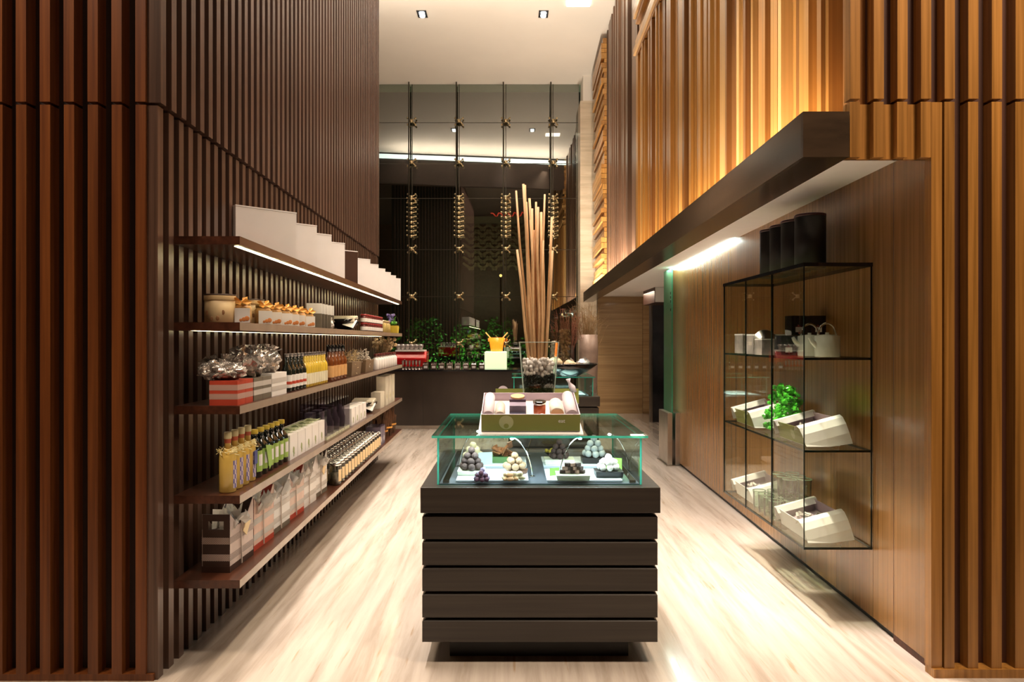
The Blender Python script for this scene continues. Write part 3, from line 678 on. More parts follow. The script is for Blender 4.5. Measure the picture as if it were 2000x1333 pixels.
# --- shelf 5: carrier gift boxes
def carrier(label, side, front, base, D, i):
    t = thing('carrier_box', label, 'gift box', (xe(D) - .085, D, SZ[4] + .0005), ang - R(3), 'carrier gift boxes on the lowest shelf')
    L = .275; prof = [(0, 0), (L, 0), (L, .30), (L - .008, .30), (L * .62, .205), (L * .34, .205), (.004, .278), (0, .278)]
    MB().prism(prof, -.003, 0).build('side_panel', side, t); MB().prism(prof, -.135, -.132).build('side_panel', side, t)
    MB().box(-.135, 0, .0, .003, 0, .205).box(-.135, -.105, 0, .003, .205, .245).box(-.03, 0, 0, .003, .205, .245).box(-.135, 0, 0, .003, .245, .278).build('front_panel', front, t)
    MB().box(-.135, 0, L - .003, L, 0, .30).build('back_panel', M('red_inside', (.45, .05, .03), .5) if i == 1 else (BROWN if i in (0, 5) else front), t)
    for z0 in (.055, .135):
        MB().box(-.136, .0012, -.0012, L + .0005, z0, z0 + .032).build('woven_band', CHK_W if i == 0 else CHK_G, t)
    MB().box(-.1355, .0008, -.0008, L, 0, .03).build('base_band', base, t)
    m_ = MB(); rr = random.Random(i + 1)
    for q in range(26):
        a = (rr.uniform(-.12, .0), rr.uniform(.02, .2), .19)
        m_.add([a, (a[0] + rr.uniform(-.03, .03), a[1] + .05, .20 + rr.uniform(.04, .10)), (a[0] + rr.uniform(.02, .06), a[1] + rr.uniform(-.03, .06), .22 + rr.uniform(0, .07)), (a[0] + .03, a[1] - .02, .2)], [(0, 1, 2, 3)])
    m_.build('tissue', TISSUE, t)
    m_ = MB(); m_.tube([(.004, L * .45, .215), (.008, L * .40, .12), (.008, L * .42, .01)], .004, 4)
    m_.build('ribbon', M('sheer_ribbon', (.62, .52, .45), .5), t)
    if i in (0, 5):
        g = MB().add([(.010, L * .50, .225), (.012, L * .62, .18), (.016, L * .88, .125), (.014, L * .78, .165)], [(0, 1, 2, 3)])
        g = MB().box(-.002, .002, -.024, .024, -.038, .038).build('gift_tag', CREAM, t, loc=(.018, L * .55, .185), rot=(R(-38), 0, 0))
        bow(t, .225, .045, TISSUE, L * .4)
for i, (D, sd, fr, bs, lb) in enumerate([
    (3.26, M('blush_card', (.66, .52, .46), .5), BROWN, BROWN, 'dark brown fronted carrier box with handle slot, nearest on the lowest shelf'),
    (3.58, M('blush_card2', (.76, .52, .42), .5), RED, RED, 'blush carrier box with red flap and red base'),
    (3.88, WHITE, WHITE, GREY, 'white carrier box with grey base behind the red flapped one'),
    (4.18, M('blush_card3', (.74, .56, .48), .5), RED, RED, 'blush carrier box with red base in the middle of the row'),
    (4.48, WHITE, WHITE, WHITE, 'plain white carrier box fifth from the near end'),
    (4.78, WHITE, WHITE, GREY, 'white carrier box with gift tag, farthest of the carrier boxes')]):
    carrier(lb, sd, fr, bs, D, i)
cn = thing('glass_canister', '', 'canister')
MB().lathe([(.044, 0), (.046, .004), (.046, .15)], 16, caps=False).build('glass_body', glass('canister_glass', (.82, .83, .78), .08, .8), cn, True)
MB().lathe([(.040, .004), (.040, .09)], 14).build('contents', M('tea_leaves', (.22, .19, .13), .8, var=.5, bscale=200), cn, True)
MB().lathe([(.048, .15), (.048, .168), (.042, .172)], 16).build('lid', CHROME, cn, True)
q = MB().lathe([(.0465, .03), (.0465, .12)], 16, caps=False); keep = [14, 15, 0]; q.f = [q.f[i] for i in keep]; q.m = [0] * 3; q.build('paper_label', CREAM, cn)
spots = []; lb = []
for j in range(3):
    for i in range(16):
        spots.append(spD(5.25 + i * .118, .055 + j * .1, 4)); lb.append(f'steel-lidded glass canister, {["front", "middle", "back"][j]} row, {ORD[i]} from the near end, lowest shelf')
series(cn, spots, lb, 'glass canisters on the lowest shelf')
t = card_box('plum_carton', '', 'carton', .15, .14, .2, M('plum_card', (.15, .12, .17), .5), PVC, WHITE)
series(t, [spe(7.2 + i * .15, .03, 4) for i in range(2)], ['plum carton right after the glass canisters', 'plum carton beside the bundles of brown twigs'], 'plum cartons')
for i, D in enumerate((7.62, 7.95, 8.25)):
    t = thing('bark_bundle', 'brown bundle of dried bark, ' + ['nearest of three', 'middle of three', 'farthest of three'][i] + ' on the lowest shelf', 'bundle', (xe(D) - .13, D, SZ[4] + .001), 0, 'brown bark bundles')
    mb = MB(); rr = random.Random(i)
    for q in range(60):
        a = rr.uniform(0, 6.28); r = rr.uniform(.01, .09); mb.tube([(r * math.cos(a), r * math.sin(a), 0), (r * 1.15 * math.cos(a + .2), r * 1.2 * math.sin(a + .2), rr.uniform(.2, .33))], rr.uniform(.004, .009), 4)
    o = mb.build('sticks', M('bark', (.16, .075, .035), .8, var=.5), t); o['kind'] = 'stuff'
    MB().lathe([(.098, .09), (.1, .1), (.098, .11)], 16, caps=False).build('tie', GOLD, t)

# ------------------------------------------------------------------ display counter
def counter(label, loc):
    t = thing('display_counter', label, 'counter', loc, 0, 'glass topped display counters')
    W, L = 1.087, 1.09   # local: x 0..W, y 0..L
    MB().box(.12, W - .12, .10, L - .10, 0, .11).build('plinth', W_DARK, t)
    zs = [.109, .223, .342, .460, .578, .698]; hs = [.103, .106, .108, .106, .108, .0]
    for i in range(5):
        z0 = [.109, .222, .343, .463, .583][i]; z1 = [.211, .332, .452, .573, .693][i]
        m_ = MB(); m_.box(.002, W - .002, .002, L - .002, z0, z1 - .008); m_.frus(.002, W - .002, .002, L - .002, z1 - .008, z1, .012); m_.build('board', W_BOARD, t)
    MB().box(.025, W - .025, .025, L - .025, .108, .80).build('core', W_DARK, t)
    MB().box(-.006, W + .010, -.006, L + .006, .704, .822).build('top_board', W_BOARD, t, bevel=.003)
    # glass case
    g = .009; x0, x1, y0, y1, z0, z1 = .055, W - .055, .03, .98, .823, 1.045
    def pane(a, b, c, e, f_, h, par):
        mb = MB(); mb.box(a, b, c, e, f_, h); dims = (b - a, e - c, h - f_); k = dims.index(min(dims))
        big = {0: (3, 5), 1: (2, 4), 2: (0, 1)}[k]; mb.m = [0 if i in big else 1 for i in range(6)]
        return mb.build('glass_pane', [GLASS_G, EDGE], par)
    pane(x0 + .01, x1 - .01, y0 + .02, y0 + .028, z0, z1, t); pane(x0 + .01, x1 - .01, y1 - .028, y1 - .02, z0, z1, t)
    pane(x0 + .01, x0 + .018, y0 + .029, y1 - .029, z0, z1, t); pane(x1 - .018, x1 - .01, y0 + .029, y1 - .029, z0, z1, t)
    top = pane(x0 - .012, x1 + .014, y0 - .01, y1, z1, z1 + .011, t); top.name = 'glass_top'
    MB().box(x0 + .02, x1 - .02, y0 + .03, y1 - .03, .8225, .826).build('case_floor', M('case_floor', (.08, .09, .11), .3), t)
    xm = (x0 + x1) / 2
    for a, b in ((x0 + .10, xm - .055), (xm + .04, x1 - .10)):
        for c, e in ((y0 + .05, y0 + .34), (y0 + .42, y0 + .70)):
            MB().frus(a, b, c, e, .8265, .838, -.004).build('tray', M('white_tray', (.74, .80, .86), .25, var=.02), t)
    for a in (x0 + .035, x1 - .065): MB().box(a, a + .03, y0 + .04, y1 - .05, .8265, .84).build('steel_rail', CHROME, t)
    return t
CX, CY = -.415, 3.14
counter('dark boarded display counter in front with chocolates under its glass', (CX, CY, 0))
counter('second dark display counter farther back behind the reed vase', (-.045, 8.17, 0))
def led(name, label, x, y, h, lean, head):
    t = thing(name, label, 'lamp', (x, y, .8265), 0, 'slender case lamps')
    pts = [(lean * (q / 10) ** 1.6 * .10, 0, h * math.sin(q / 10 * 1.45) / math.sin(1.45)) for q in range(11)]
    MB().lathe([(.014, 0), (.014, .006)], 10).build('foot', CHROME, t); MB().tube(pts, .0028, 6).build('stem', CHROME, t)
    MB().ball((pts[-1][0], 0, pts[-1][2] - .006), .010, sq=(1, 1, .7)).build('lamp_head', LEDC, t)
for i, (x, y, ln, lb) in enumerate([(-.28, 3.62, 1, 'slender lamp at the left of the chocolate case'), (.10, 3.35, -1, 'slender lamp left of the dark divider in the case'),
                                    (.235, 3.36, 1, 'slender lamp right of the dark divider in the case'), (.60, 3.50, -1, 'slender lamp at the right of the chocolate case'), (.09, 3.95, 1, 'slender lamp at the back middle of the case')]):
    led('case_lamp', lb, x, y, .195, ln, 0)
area('light_case_left', (-.10, 3.32, 1.035), (.42, .06), 4, (.78, .90, 1)); area('light_case_right', (.40, 3.32, 1.035), (.40, .06), 4, (.78, .90, 1))
area('light_case_second', (.5, 8.5, 1.035), (.6, .3), 9, (.75, 1, .88))

# chocolates (pixel u,y -> point on the tray)
TZ = .8385
def on(u, y, z=TZ):
    D = (1.5 - z) * 1333 / (y - 664.6); return Vector(((u - 1000) / 1333 * D, D, z))
def slab(label, name, c, w_, d_, h, mat, cat='stand', round_=False):
    t = thing(name, label, cat, c)
    if round_: MB().lathe([(w_ / 2, 0), (w_ / 2 + .004, h)], 24).build('slab', mat, t)
    else: MB().frus(-w_ / 2, w_ / 2, -d_ / 2, d_ / 2, 0, h, -.004).build('slab', mat, t)
    return Vector((c[0], c[1], c[2] + h))
def pile(name, label, group, base, r, mat, layers, jit=.06, sq=(1, 1, .95), n=9, m=6):
    rr = random.Random(hash(label) % 1000 if False else len(label)); me = None
    for L, cnt in enumerate(layers):
        for i in range(cnt):
            a = 2 * math.pi * i / cnt + L * .6 + .3; R_ = 0 if cnt == 1 else r * {3: 1.18, 4: 1.45, 5: 1.75, 6: 2.05, 7: 2.35}.get(cnt, 2.4)
            p = (base[0] + R_ * math.cos(a), base[1] + R_ * math.sin(a), base[2] + r * (.95 + L * 1.38))
            if me is None:
                o = MB().ball((0, 0, 0), r, jit, n, m, sq).build(name, mat, smooth=True); me = o.data
            else: o = bpy.data.objects.new(name, me); COL.objects.link(o)
            o.location = p; o.rotation_euler = (rr.uniform(0, 3), rr.uniform(0, 3), rr.uniform(0, 3)) if sq[0] == sq[1] else (0, 0, rr.uniform(0, 6)); tag(o, label, 'chocolate', group)
TR_D = M('dark_truffle', (.055, .028, .022), .7, bump=.6, bscale=300); TR_L = M('hazel_truffle', (.42, .27, .15), .7, bump=.6, bscale=300)
TR_W = M('white_truffle', (.74, .74, .70), .7, bump=.5, bscale=300); ALM = M('almond', (.80, .64, .40), .5, var=.3); PUR = M('purple_berry', (.17, .11, .20), .6, var=.4)
CARA = M('caramel_bark', (.25, .10, .04), .45, var=.6, bscale=120); PINKC = M('pink_choc', (.42, .24, .20), .5, var=.4, bscale=120)
IVORY = M('ivory_slab', (.70, .72, .56), .3)
# front row
c = slab('pale slab under the dark truffle pyramid', 'serving_slab', on(921, 926), .125, .10, .022, IVORY); pile('truffle', 'dark truffle in the pyramid at the front left of the case', 'dark truffles', c, .0185, TR_D, (7, 5, 3, 1))
pile('candied_berry', 'purple candied berry beside the dark truffle pyramid', 'purple candied berries', on(941, 940), .012, PUR, (7, 5, 2), .2)
c = slab('round brown stand under the hazel truffle pyramid', 'serving_stand', on(1010, 924), .10, .10, .018, M('brown_slab', (.19, .09, .05), .5), round_=True); pile('truffle', 'hazel truffle in the pyramid at the front of the case', 'hazel truffles', c + Vector((-.012, 0, 0)), .0185, TR_L, (7, 4, 1))
pile('almond', 'coated almond in the heap before the hazel truffles', 'coated almonds', on(996, 939), .013, ALM, (7, 5), .1, (1.5, .8, .8)); pile('almond', 'coated almond in the heap before the hazel truffles', 'coated almonds', on(1012, 937), .012, ALM, (6, 3), .1, (1.5, .8, .8))
c = slab('ivory slab under the pink chocolate stack', 'serving_slab', on(1118, 935), .15, .11, .024, IVORY)
t = thing('chocolate_stack', 'stack of dark and pink chocolate pieces on the ivory slab', 'chocolate', c)
for k in range(3):
    for q in range(5 - k): MB().box(-.013, .013, -.011, .011, 0, .015).build('piece', PINKC if (q + k) % 2 else TR_D, t, loc=((q - (4 - k) / 2) * .024, 0, .001 + k * .017), rot=(0, 0, q * .3))
c = slab('dark board under the white chocolate heap', 'serving_board', on(1188, 930), .125, .10, .028, W_DARK); pile('white_chocolate', 'white chocolate piece heaped on the dark board', 'white chocolate pieces', c, .017, WHITE, (7, 5, 1), .15)
for (u, y, w_, h, mt, rz, lb) in ((1196, 919, .095, .062, LIME, -8, 'lime green card standing behind the white chocolate heap'), (1083, 929, .055, .036, LIME, 30, 'small lime green card left of the pink chocolate stack'),
                              (948, 908, .075, .065, M('pale_card', (.55, .68, .66), .4), 14, 'pale blue-green card beside the white chocolate mound')):
    t = thing('price_card', lb, 'card', on(u, y), R(rz)); MB().box(-w_ / 2, w_ / 2, -.001, .001, 0, h).build('card', mt, t)
# back row
pile('white_truffle', 'ivory truffle in the mound at the back left of the case', 'ivory truffles', on(924, 896), .020, M('ivory_choc', (.78, .70, .50), .5), (6, 4, 1))
c = slab('green box under the chocolate bark', 'serving_box', on(981, 902), .14, .09, .032, M('green_box', (.10, .22, .07), .4)); t = thing('chocolate_bark', 'heap of broken caramel chocolate bark on the green box', 'chocolate', c)
rr = random.Random(8)
for q in range(22): MB().box(-.022, .022, -.014, .014, -.003, .003).build('piece', CARA, t, loc=(rr.uniform(-.045, .045), rr.uniform(-.03, .03), .012 + rr.uniform(0, .05) * (1 - abs(rr.uniform(-.6, .6)))), rot=(rr.uniform(-1, 1), rr.uniform(-1, 1), rr.uniform(0, 3)))
c = slab('ivory slab under the dark truffles at the back', 'serving_slab', on(1092, 905), .15, .10, .026, IVORY); pile('truffle', 'dark truffle in the mound at the back middle of the case', 'dark truffles at the back', c, .017, TR_D, (7, 5, 3, 1))
c = slab('dark slab under the pale truffle pyramid', 'serving_slab', on(1160, 903), .13, .10, .03, W_DARK); pile('pale_truffle', 'pale dusted truffle in the pyramid at the back right', 'pale dusted truffles', c, .0195, M('dusted', (.36, .39, .38), .8), (7, 5, 3, 1))
t = thing('fruit_dish', 'shallow dish of yellow fruit at the back of the case', 'dish', on(1083, 889)); MB().lathe([(.04, 0), (.065, .02), (.062, .02), (.0, .006)], 20, caps=False).build('dish', BLACK, t)
mb = MB()
for q in range(18): mb.ball((rr.uniform(-.045, .045), rr.uniform(-.045, .045), .022), .012, .2, 6, 4)
mb.build('fruit', YEL, t)

# green presentation boxes on the counter
GT = 1.0565
def hamper(label, loc, rz, inset=-.015):
    t = thing('presentation_box', label, 'gift box', loc, rz, 'olive green presentation boxes')
    Wd, Dp, h = .464, .33, .085; tl = R(13.5)
    b = bpy.data.objects.new('box', None)
    tray = MB().box(-Wd / 2, Wd / 2, 0, Dp, 0, .004); o = tray.build('base', PINK, t, rot=(tl, 0, 0), loc=(0, 0, .012))
    MB().box(-Wd / 2 + .005, Wd / 2 - .005, .006, Dp - .006, .036, .044).build('lining', WHITE, t, rot=(tl, 0, 0), loc=(0, 0, .012))
    def w(mb, mats, name='wall_panel'): return mb.build(name, mats, t, rot=(tl, 0, 0), loc=(0, 0, .012))
    mb = MB(); mb.box(-Wd / 2, Wd / 2, 0, .005, 0, h); mb.m = [1, 1, 0, 1, 1, 1]; fw = w(mb, [GREEN, PINK], 'front_panel')
    mb = MB(); mb.box(-Wd / 2, Wd / 2, Dp - .005, Dp, 0, h); mb.m = [1, 1, 1, 1, 0, 1]; w(mb, [GREEN, LILAC], 'back_panel')
    mb = MB(); mb.box(-Wd / 2, -Wd / 2 + .004, .005, Dp - .005, 0, h); w(mb, [PINK], 'side_panel'); mb = MB(); mb.box(Wd / 2 - .004, Wd / 2, .005, Dp - .005, 0, h); w(mb, [PINK], 'side_panel')
    s = MB(); n = 24
    s.add([(-.115 + .034 * math.cos(6.283 * i / n), -.0006, .046 + .034 * math.sin(6.283 * i / n)) for i in range(n)], [tuple(reversed(range(n)))]); d1 = s.build('emblem', M('pale_emblem', (.42, .42, .22), .5), fw)
    s = MB(); s.add([(-.115 + .012 * math.cos(6.283 * i / n), -.0012, .028 + .012 * math.sin(6.283 * i / n)) for i in range(n)], [tuple(reversed(range(n)))]); s.build('emblem_dot', GREEN, fw)
    cu = bpy.data.curves.new('lettering', 'FONT'); cu.body = 'eat'; cu.size = .026; cu.extrude = .0004; cu.align_x = 'CENTER'; cu.materials.append(WHITE)
    tc_ = bpy.data.objects.new('lettering_curve', cu); COL.objects.link(tc_); bpy.context.view_layer.update()
    me = bpy.data.meshes.new_from_object(tc_.evaluated_get(bpy.context.evaluated_depsgraph_get())); bpy.data.objects.remove(tc_)
    tx = bpy.data.objects.new('lettering', me); COL.objects.link(tx); tx.parent = fw; tx.location = (.145, -.0008, .045); tx.rotation_euler = (R(90), 0, 0)
    MB().prism([(-.012, 0), (Dp, 0), (Dp * .96, .075), (-.004, .008)], -Wd / 2 + inset, Wd / 2 - inset).build('sloping_stand', WHITE, t)
    return t, tl
t1, tl = hamper('olive green presentation box of sweets, facing us on the counter', (.088, 3.215, GT), 0)
t2, _ = hamper('olive green presentation box turned away behind the reed vase', (.140, 4.115, GT), R(180), .06)
def inbox(x, y, z):  # point inside the facing box
    return Vector((.088 + x, 3.215 + y * math.cos(tl) - z * math.sin(tl), GT + .012 + y * math.sin(tl) + z * math.cos(tl)))
def roll(label, x, y0, y1, r, mat, z=None, cat='roll', name='paper_roll', dx=0):
    z = r + .0445 if z is None else z
    a = inbox(x, y0, z); b = inbox(x + dx, y1, z); mid = a
    t = thing(name, label, cat, a); MB().tube([(0, 0, 0), b - a], r, 20).build('roll', mat, t, True); return t
roll('pale pink paper roll in the left end of the presentation box', -.20, .015, .300, .026, PINK, .071)
roll('pale pink paper roll in the right end of the presentation box', .195, .015, .305, .029, PINK, .074, dx=.0)
t = roll('rolled biscuits standing left of the open purple carton', -.145, .02, .17, .024, M('biscuit_wrap', (.62, .54, .46), .4), cat='biscuits', name='biscuit_roll')
t = roll('wrapped biscuit roll with lace paper at the right', .125, .02, .17, .033, M('lace_paper', (.74, .66, .56), .5, var=.2, bscale=200), cat='biscuits', name='biscuit_roll')
a = inbox(.125, .012, .038); t2b = MB().lathe([(.032, -.003), (.032, .006)], 20).build('biscuit', M('biscuit', (.62, .36, .20), .6, var=.25), t, rot=(R(90), 0, 0), loc=(0, 0, 0))
t = thing('purple_carton', 'open purple carton with a round biscuit in its lid', 'carton', inbox(-.06, .025, .0445)); t.rotation_euler = (tl, 0, 0)
MB().box(-.04, .04, 0, .06, 0, .022).build('base', M('deep_purple', (.02, .015, .03), .4), t)
MB().box(-.04, .04, .07, .13, .0, .05).build('lid', M('mauve', (.24, .19, .25), .5), t); MB().box(-.04, .04, .132, .235, .028, .062).build('lid_back', M('plum_inside', (.12, .07, .10), .5), t)
MB().lathe([(.034, 0), (.034, .008)], 24).build('biscuit', M('wafer', (.72, .44, .20), .6), t, loc=(0, .165, .062))
t = thing('preserve_jar', 'glass jar of red preserve with silver lid in the presentation box', 'jar', inbox(.045, .10, .0445)); t.rotation_euler = (tl * .6, 0, 0)
MB().lathe([(.026, 0), (.030, .005), (.030, .050), (.026, .056)], 20).build('body', M('red_preserve', (.38, .08, .03), .12, var=.5, coat=.4), t, True); MB().lathe([(.031, .056), (.032, .058), (.032, .070), (.029, .073)], 20).build('lid', CHROME, t, True)
t = thing('wrapped_sweet', 'small white wrapped sweet in front of the preserve jar', 'sweet', inbox(.055, .03, .0445)); MB().ball((0, 0, .016), .016, .1, sq=(1.3, 1, 1)).build('sweet', WHITE, t)
rl = thing('paper_roll', 'pale pink paper roll tip in the turned away box', 'roll', (-.05, 3.815, GT + .158)); MB().tube([(0, 0, 0), (0, .27, -.06)], .030, 20).build('roll', PINK, rl, True)
rl = thing('paper_cone', 'twisted pink paper at the right of the turned away box', 'roll', (.345, 3.82, GT + .15)); MB().tube([(0, 0, 0), (-.01, 0, .03), (-.025, .01, .055), (-.03, .01, .075)], [.022, .018, .006, .014], 9).build('cone', PINK, rl, True)

# vase with pebbles and reeds
VX, VY = .142, 3.675
vz = thing('glass_vase', 'tall square glass vase holding the bundle of reeds', 'vase', (VX, VY, GT))
hh = .433
o = MB().slathe([(.066, 0), (.1025, hh), (.098, hh), (.064, .015)]); o.add([(-.064, -.064, .015), (.064, -.064, .015), (.064, .064, .015), (-.064, .064, .015)], [(0, 1, 2, 3)])
o.build('vase_glass', glass('vase_glass', (.97, .985, .97), .03, .7), vz)
rim = MB()
for a, b, c, e in ((-.1035, .1035, -.1035, -.099), (-.1035, .1035, .099, .1035), (-.1035, -.099, -.099, .099), (.099, .1035, -.099, .099)): rim.box(a, b, c, e, hh - .003, hh + .001)
for sx in (-1, 1):
    for sy in (-1, 1): rim.tube([(sx * .066, sy * .066, 0), (sx * .1025, sy * .1025, hh)], .0022, 5)
rim.build('rim', M('glass_rim', (.55, .62, .55), .1, .2), vz)
def half(z): return .062 + (.098 - .062) * z / hh
mb = MB(); rr = random.Random(21)
for i in range(1500):
    z = rr.uniform(.012, .262); h_ = half(z) - .008; s_ = rr.choice((0, 1, 2, 3)); q = rr.uniform(-h_, h_); e = h_ * rr.uniform(.86, .99)
    p = [(q, -e), (q, e), (-e, q), (e, q)][s_]; mb.ball((p[0], p[1], z), rr.uniform(.006, .009), .1, 5, 4)
mb.box(-.055, .055, -.055, .055, .01, .25); o = mb.build('dark_pebbles', M('dark_pebble', (.02, .024, .02), .35, var=.5, bscale=80), vz); o['kind'] = 'stuff'
mb = MB()
for i in range(420):
    z = rr.uniform(.255, .345); h_ = half(z) - .013; x, y = rr.uniform(-h_, h_), rr.uniform(-h_, h_)
    if z > .3 and rr.random() > (.36 - z) / .06: continue
    mb.ball((x, y, z), rr.uniform(.010, .0145), .06, 8, 6)
o = mb.build('white_pebbles', M('pale_pebble', (.84, .76, .72), .6, var=.12, bscale=40), vz, True); o['kind'] = 'stuff'
tips = [(1008, 373), (1022, 360), (1028, 395), (1025, 362), (1039, 408), (1036, 430), (1047, 395), (1051, 405), (1043, 450), (1057, 415), (1064, 380), (1078, 425), (1010, 488), (1079, 490), (1034, 388), (1049, 440), (1061, 470)]
order = sorted(range(len(tips)), key=lambda i: tips[i][0])
for i, (u, y) in enumerate(tips):
    D = VY + rr.uniform(-.05, .05); k = (u - 1043) / 36
    top = Vector(((u - 1000) / 1333 * D, D, 1.5 + (664.6 - y) * D / 1333)); bot = Vector((VX - .005 + k * .040 + rr.uniform(-.006, .006), VY + (D - VY) * .6, GT + .285))
    t = thing('reed', f'pale wooden reed in the vase, {(ORD + ["seventeenth"])[order.index(i)]} from the left by its tip', 'reed', bot, 0, 'pale reeds in the glass vase')
    r_ = rr.uniform(.006, .0095); w1 = Vector((rr.uniform(-.006, .006), 0, 0)); v = top - bot
    MB().tube([(0, 0, 0), v * .35 + w1, v * .7 - w1, v], [r_, r_, r_ * .95, r_ * .85], 7).build('stem', STEMM, t, True)

# ------------------------------------------------------------------ goods on the second counter
t = thing('wok_platter', 'wide black platter bowl piled with bagged nuts', 'platter', (.72, 8.52, GT))
MB().lathe([(.12, 0), (.22, .05), (.36, .15), (.35, .152), (.2, .06), (.0, .03)], 32, caps=False).build('bowl', BLACK, t, True)
for i, (x, y, r, lb, mt) in enumerate([(-.18, 0, .09, 'cream bag of pasta shells at the left of the platter', M('shells', (.68, .52, .32), .5, var=.4, bscale=80, bump=.6)), (.0, -.05, .07, 'small bag of pale biscuits in the middle of the platter', MATS['shells']), (.17, 0, .08, 'clear tied bag of nuts leaning on the platter rim', SILVER)]):
    b = thing('goods_bag', lb, 'bag', (.72 + x, 8.52 + y, GT + .10)); blob('bag_body', r, mt, .14, 16, 10, (1.1, .9, .75), b, True, (0, 0, r * .6)); MB().tube([(0, 0, r * .9), (.03, 0, r * 1.5)], [.02, .03], 7).build('bag_neck', SILVER, b)
for i, (u, D, w_, z0, z1, lb) in enumerate([(1082, 9.04, .11, 1.0565, 1.63, 'slim glass cylinder of white sweets behind the platter'), (1103, 9.03, .18, 1.0565, 1.86, 'tall lidded glass jar of nuts behind the platter')]):
    x = (u - 1000) / 1333 * D; t = thing('glass_jar', lb, 'jar', (x, D, z0)); hj = z1 - z0
    MB().lathe([(w_ / 2, 0), (w_ / 2, hj * .95)], 20, caps=False).build('glass_body', MATS['canister_glass'], t, True)
    mb = MB()
    for q in range(150): a = rr.uniform(0, 6.28); e = rr.uniform(0, w_ / 2 - .022); mb.ball((e * math.cos(a), e * math.sin(a), rr.uniform(.02, hj * .72)), .02, .25, 6, 4)
    o = mb.build('nuts', M('walnut_nuts', (.50, .28, .13), .6, var=.5) if i else M('pale_sweets', (.78, .66, .56), .5), t); o['kind'] = 'stuff'
    if i: MB().lathe([(w_ / 2 + .004, hj * .95), (w_ / 2 + .004, hj * .98), (.02, hj), (.02, hj + .03)], 20).build('lid', CHROME, t)

# ------------------------------------------------------------------ back bar
bar = thing('bar_counter', 'long dark bar counter before the night window', 'counter', (-.9, 11.5, 0))
MB().box(-2.6, 1.85, 0, .75, .06, .97).build('body', wood('bar_wood', (.024, .016, .011), (.046, .031, .022), .3, (2, 2, 1), .05, .3), bar)
MB().box(-2.65, 1.9, -.03, .8, .97, 1.0).build('worktop', BLACK, bar); MB().box(-2.6, 1.85, -.005, .02, 0, .058).build('kick_plate', STEEL, bar)
for x in (-1.6, -.6, .4, 1.2): MB().box(x, x + .004, -.004, .0, .07, .965).build('panel_joint', W_DARK, bar)
BT = 1.0005
def bp(u, D=11.62): return ((u - 1000) / 1333 * D, D, BT)
c = thing('preserve_pack', '', 'jar')
MB().slathe([(.043, 0), (.045, .003), (.045, .085), (.030, .10)]).box(-.03, .03, -.03, .03, .09, .1).build('body', M('dark_preserve', (.10, .06, .05), .15, coat=.5), c)
MB().lathe([(.034, .10), (.036, .104), (.036, .125)], 14).build('lid', CHROME, c); MB().box(-.03, .03, -.047, -.0455, .02, .06).build('paper_label', WHITE, c)
mb = MB()
for a in (-.045, .045): mb.box(a - .004, a + .004, -.048, -.02, 0, .13)
mb.build('wire_clip', CHROME, c)
series(c, [bp(832 + i * 15.6) for i in range(8)], [f'square preserve jar on the bar, {ORD[i]} from the left of eight' for i in range(8)], 'square preserve jars on the bar')
c = thing('liqueur_flute', '', 'glass'); MB().lathe([(.02, 0), (.004, .008), (.004, .06), (.018, .09), (.020, .15)], 12, caps=False).build('glass_body', M('flute_glass', (.45, .36, .32), .1, .5), c, True)
series(c, [bp(787 + i * 6.5) for i in range(6)], [f'small stemmed glass on the bar, {ORD[i]} from the left of six' for i in range(6)], 'stemmed glasses on the bar')
t = thing('coffee_machine', 'red espresso machine at the left end of the bar', 'coffee machine', bp(806, 11.95))
MB().prism([(-.18, .04), (.2, .04), (.2, .30), (-.08, .30), (-.18, .18)], -.30, .26).build('body', M('red_enamel', (.50, .012, .012), .2, coat=.6), t, bevel=.015)
MB().box(-.28, .22, -.14, .2, .30, .325).build('cup_tray', WHITE, t); MB().box(-.28, .24, -.2, .2, 0, .04).build('drip_tray', CHROME, t)
for x in (-.1, .08): MB().tube([(x, -.18, .16), (x, -.26, .15)], .012, 6).build('portafilter', BLACK, t)
cp = thing('coffee_cup', '', 'cup'); MB().lathe([(.022, 0), (.034, .03), (.036, .075), (.033, .075), (.02, .006)], 14, caps=False).build('cup', M('smoked_glass', (.32, .28, .26), .15, .3), cp, True)
bx_, by_, _z = bp(806, 11.95); series(cp, [(bx_ - .24 + i * .078, by_ - .06, BT + .3255, 0, 1.3) for i in range(6)], [f'cup on top of the red espresso machine, {ORD[i]} from the left' for i in range(6)], 'cups on the espresso machine')
t = thing('light_cube', 'glowing pale green light cube on the bar', 'lamp', bp(968.5, 11.85)); MB().box(-.19, .19, -.19, .19, 0, .30).build('cube', M('glow_green', (.8, .9, .7), emit=(.70, .82, .48), es=.85, var=.03), t, bevel=.012)
t = thing('ice_bucket', 'glowing orange ice bucket on the light cube', 'bucket', (bp(970, 11.85)[0], 11.85, BT + .3005))
MB().lathe([(.095, 0), (.10, .01), (.135, .24), (.130, .24), (.095, .02)], 20, caps=False).build('bucket', M('glow_orange', (.9, .25, .02), .2, emit=(1, .20, .012), es=1.5), t, True)
MB().lathe([(.09, .004), (.098, .05)], 20).build('glow_base', M('glow_yellow', (1, .8, .3), emit=(1, .66, .18), es=4), t, True)
for s_ in (-1, 1): MB().lathe([(.0, -.012), (.03, -.008), (.03, .008), (0, .012)], 10, caps=False).build('handle', GOLD, t, rot=(0, R(90), 0), loc=(s_ * .14, 0, .2))
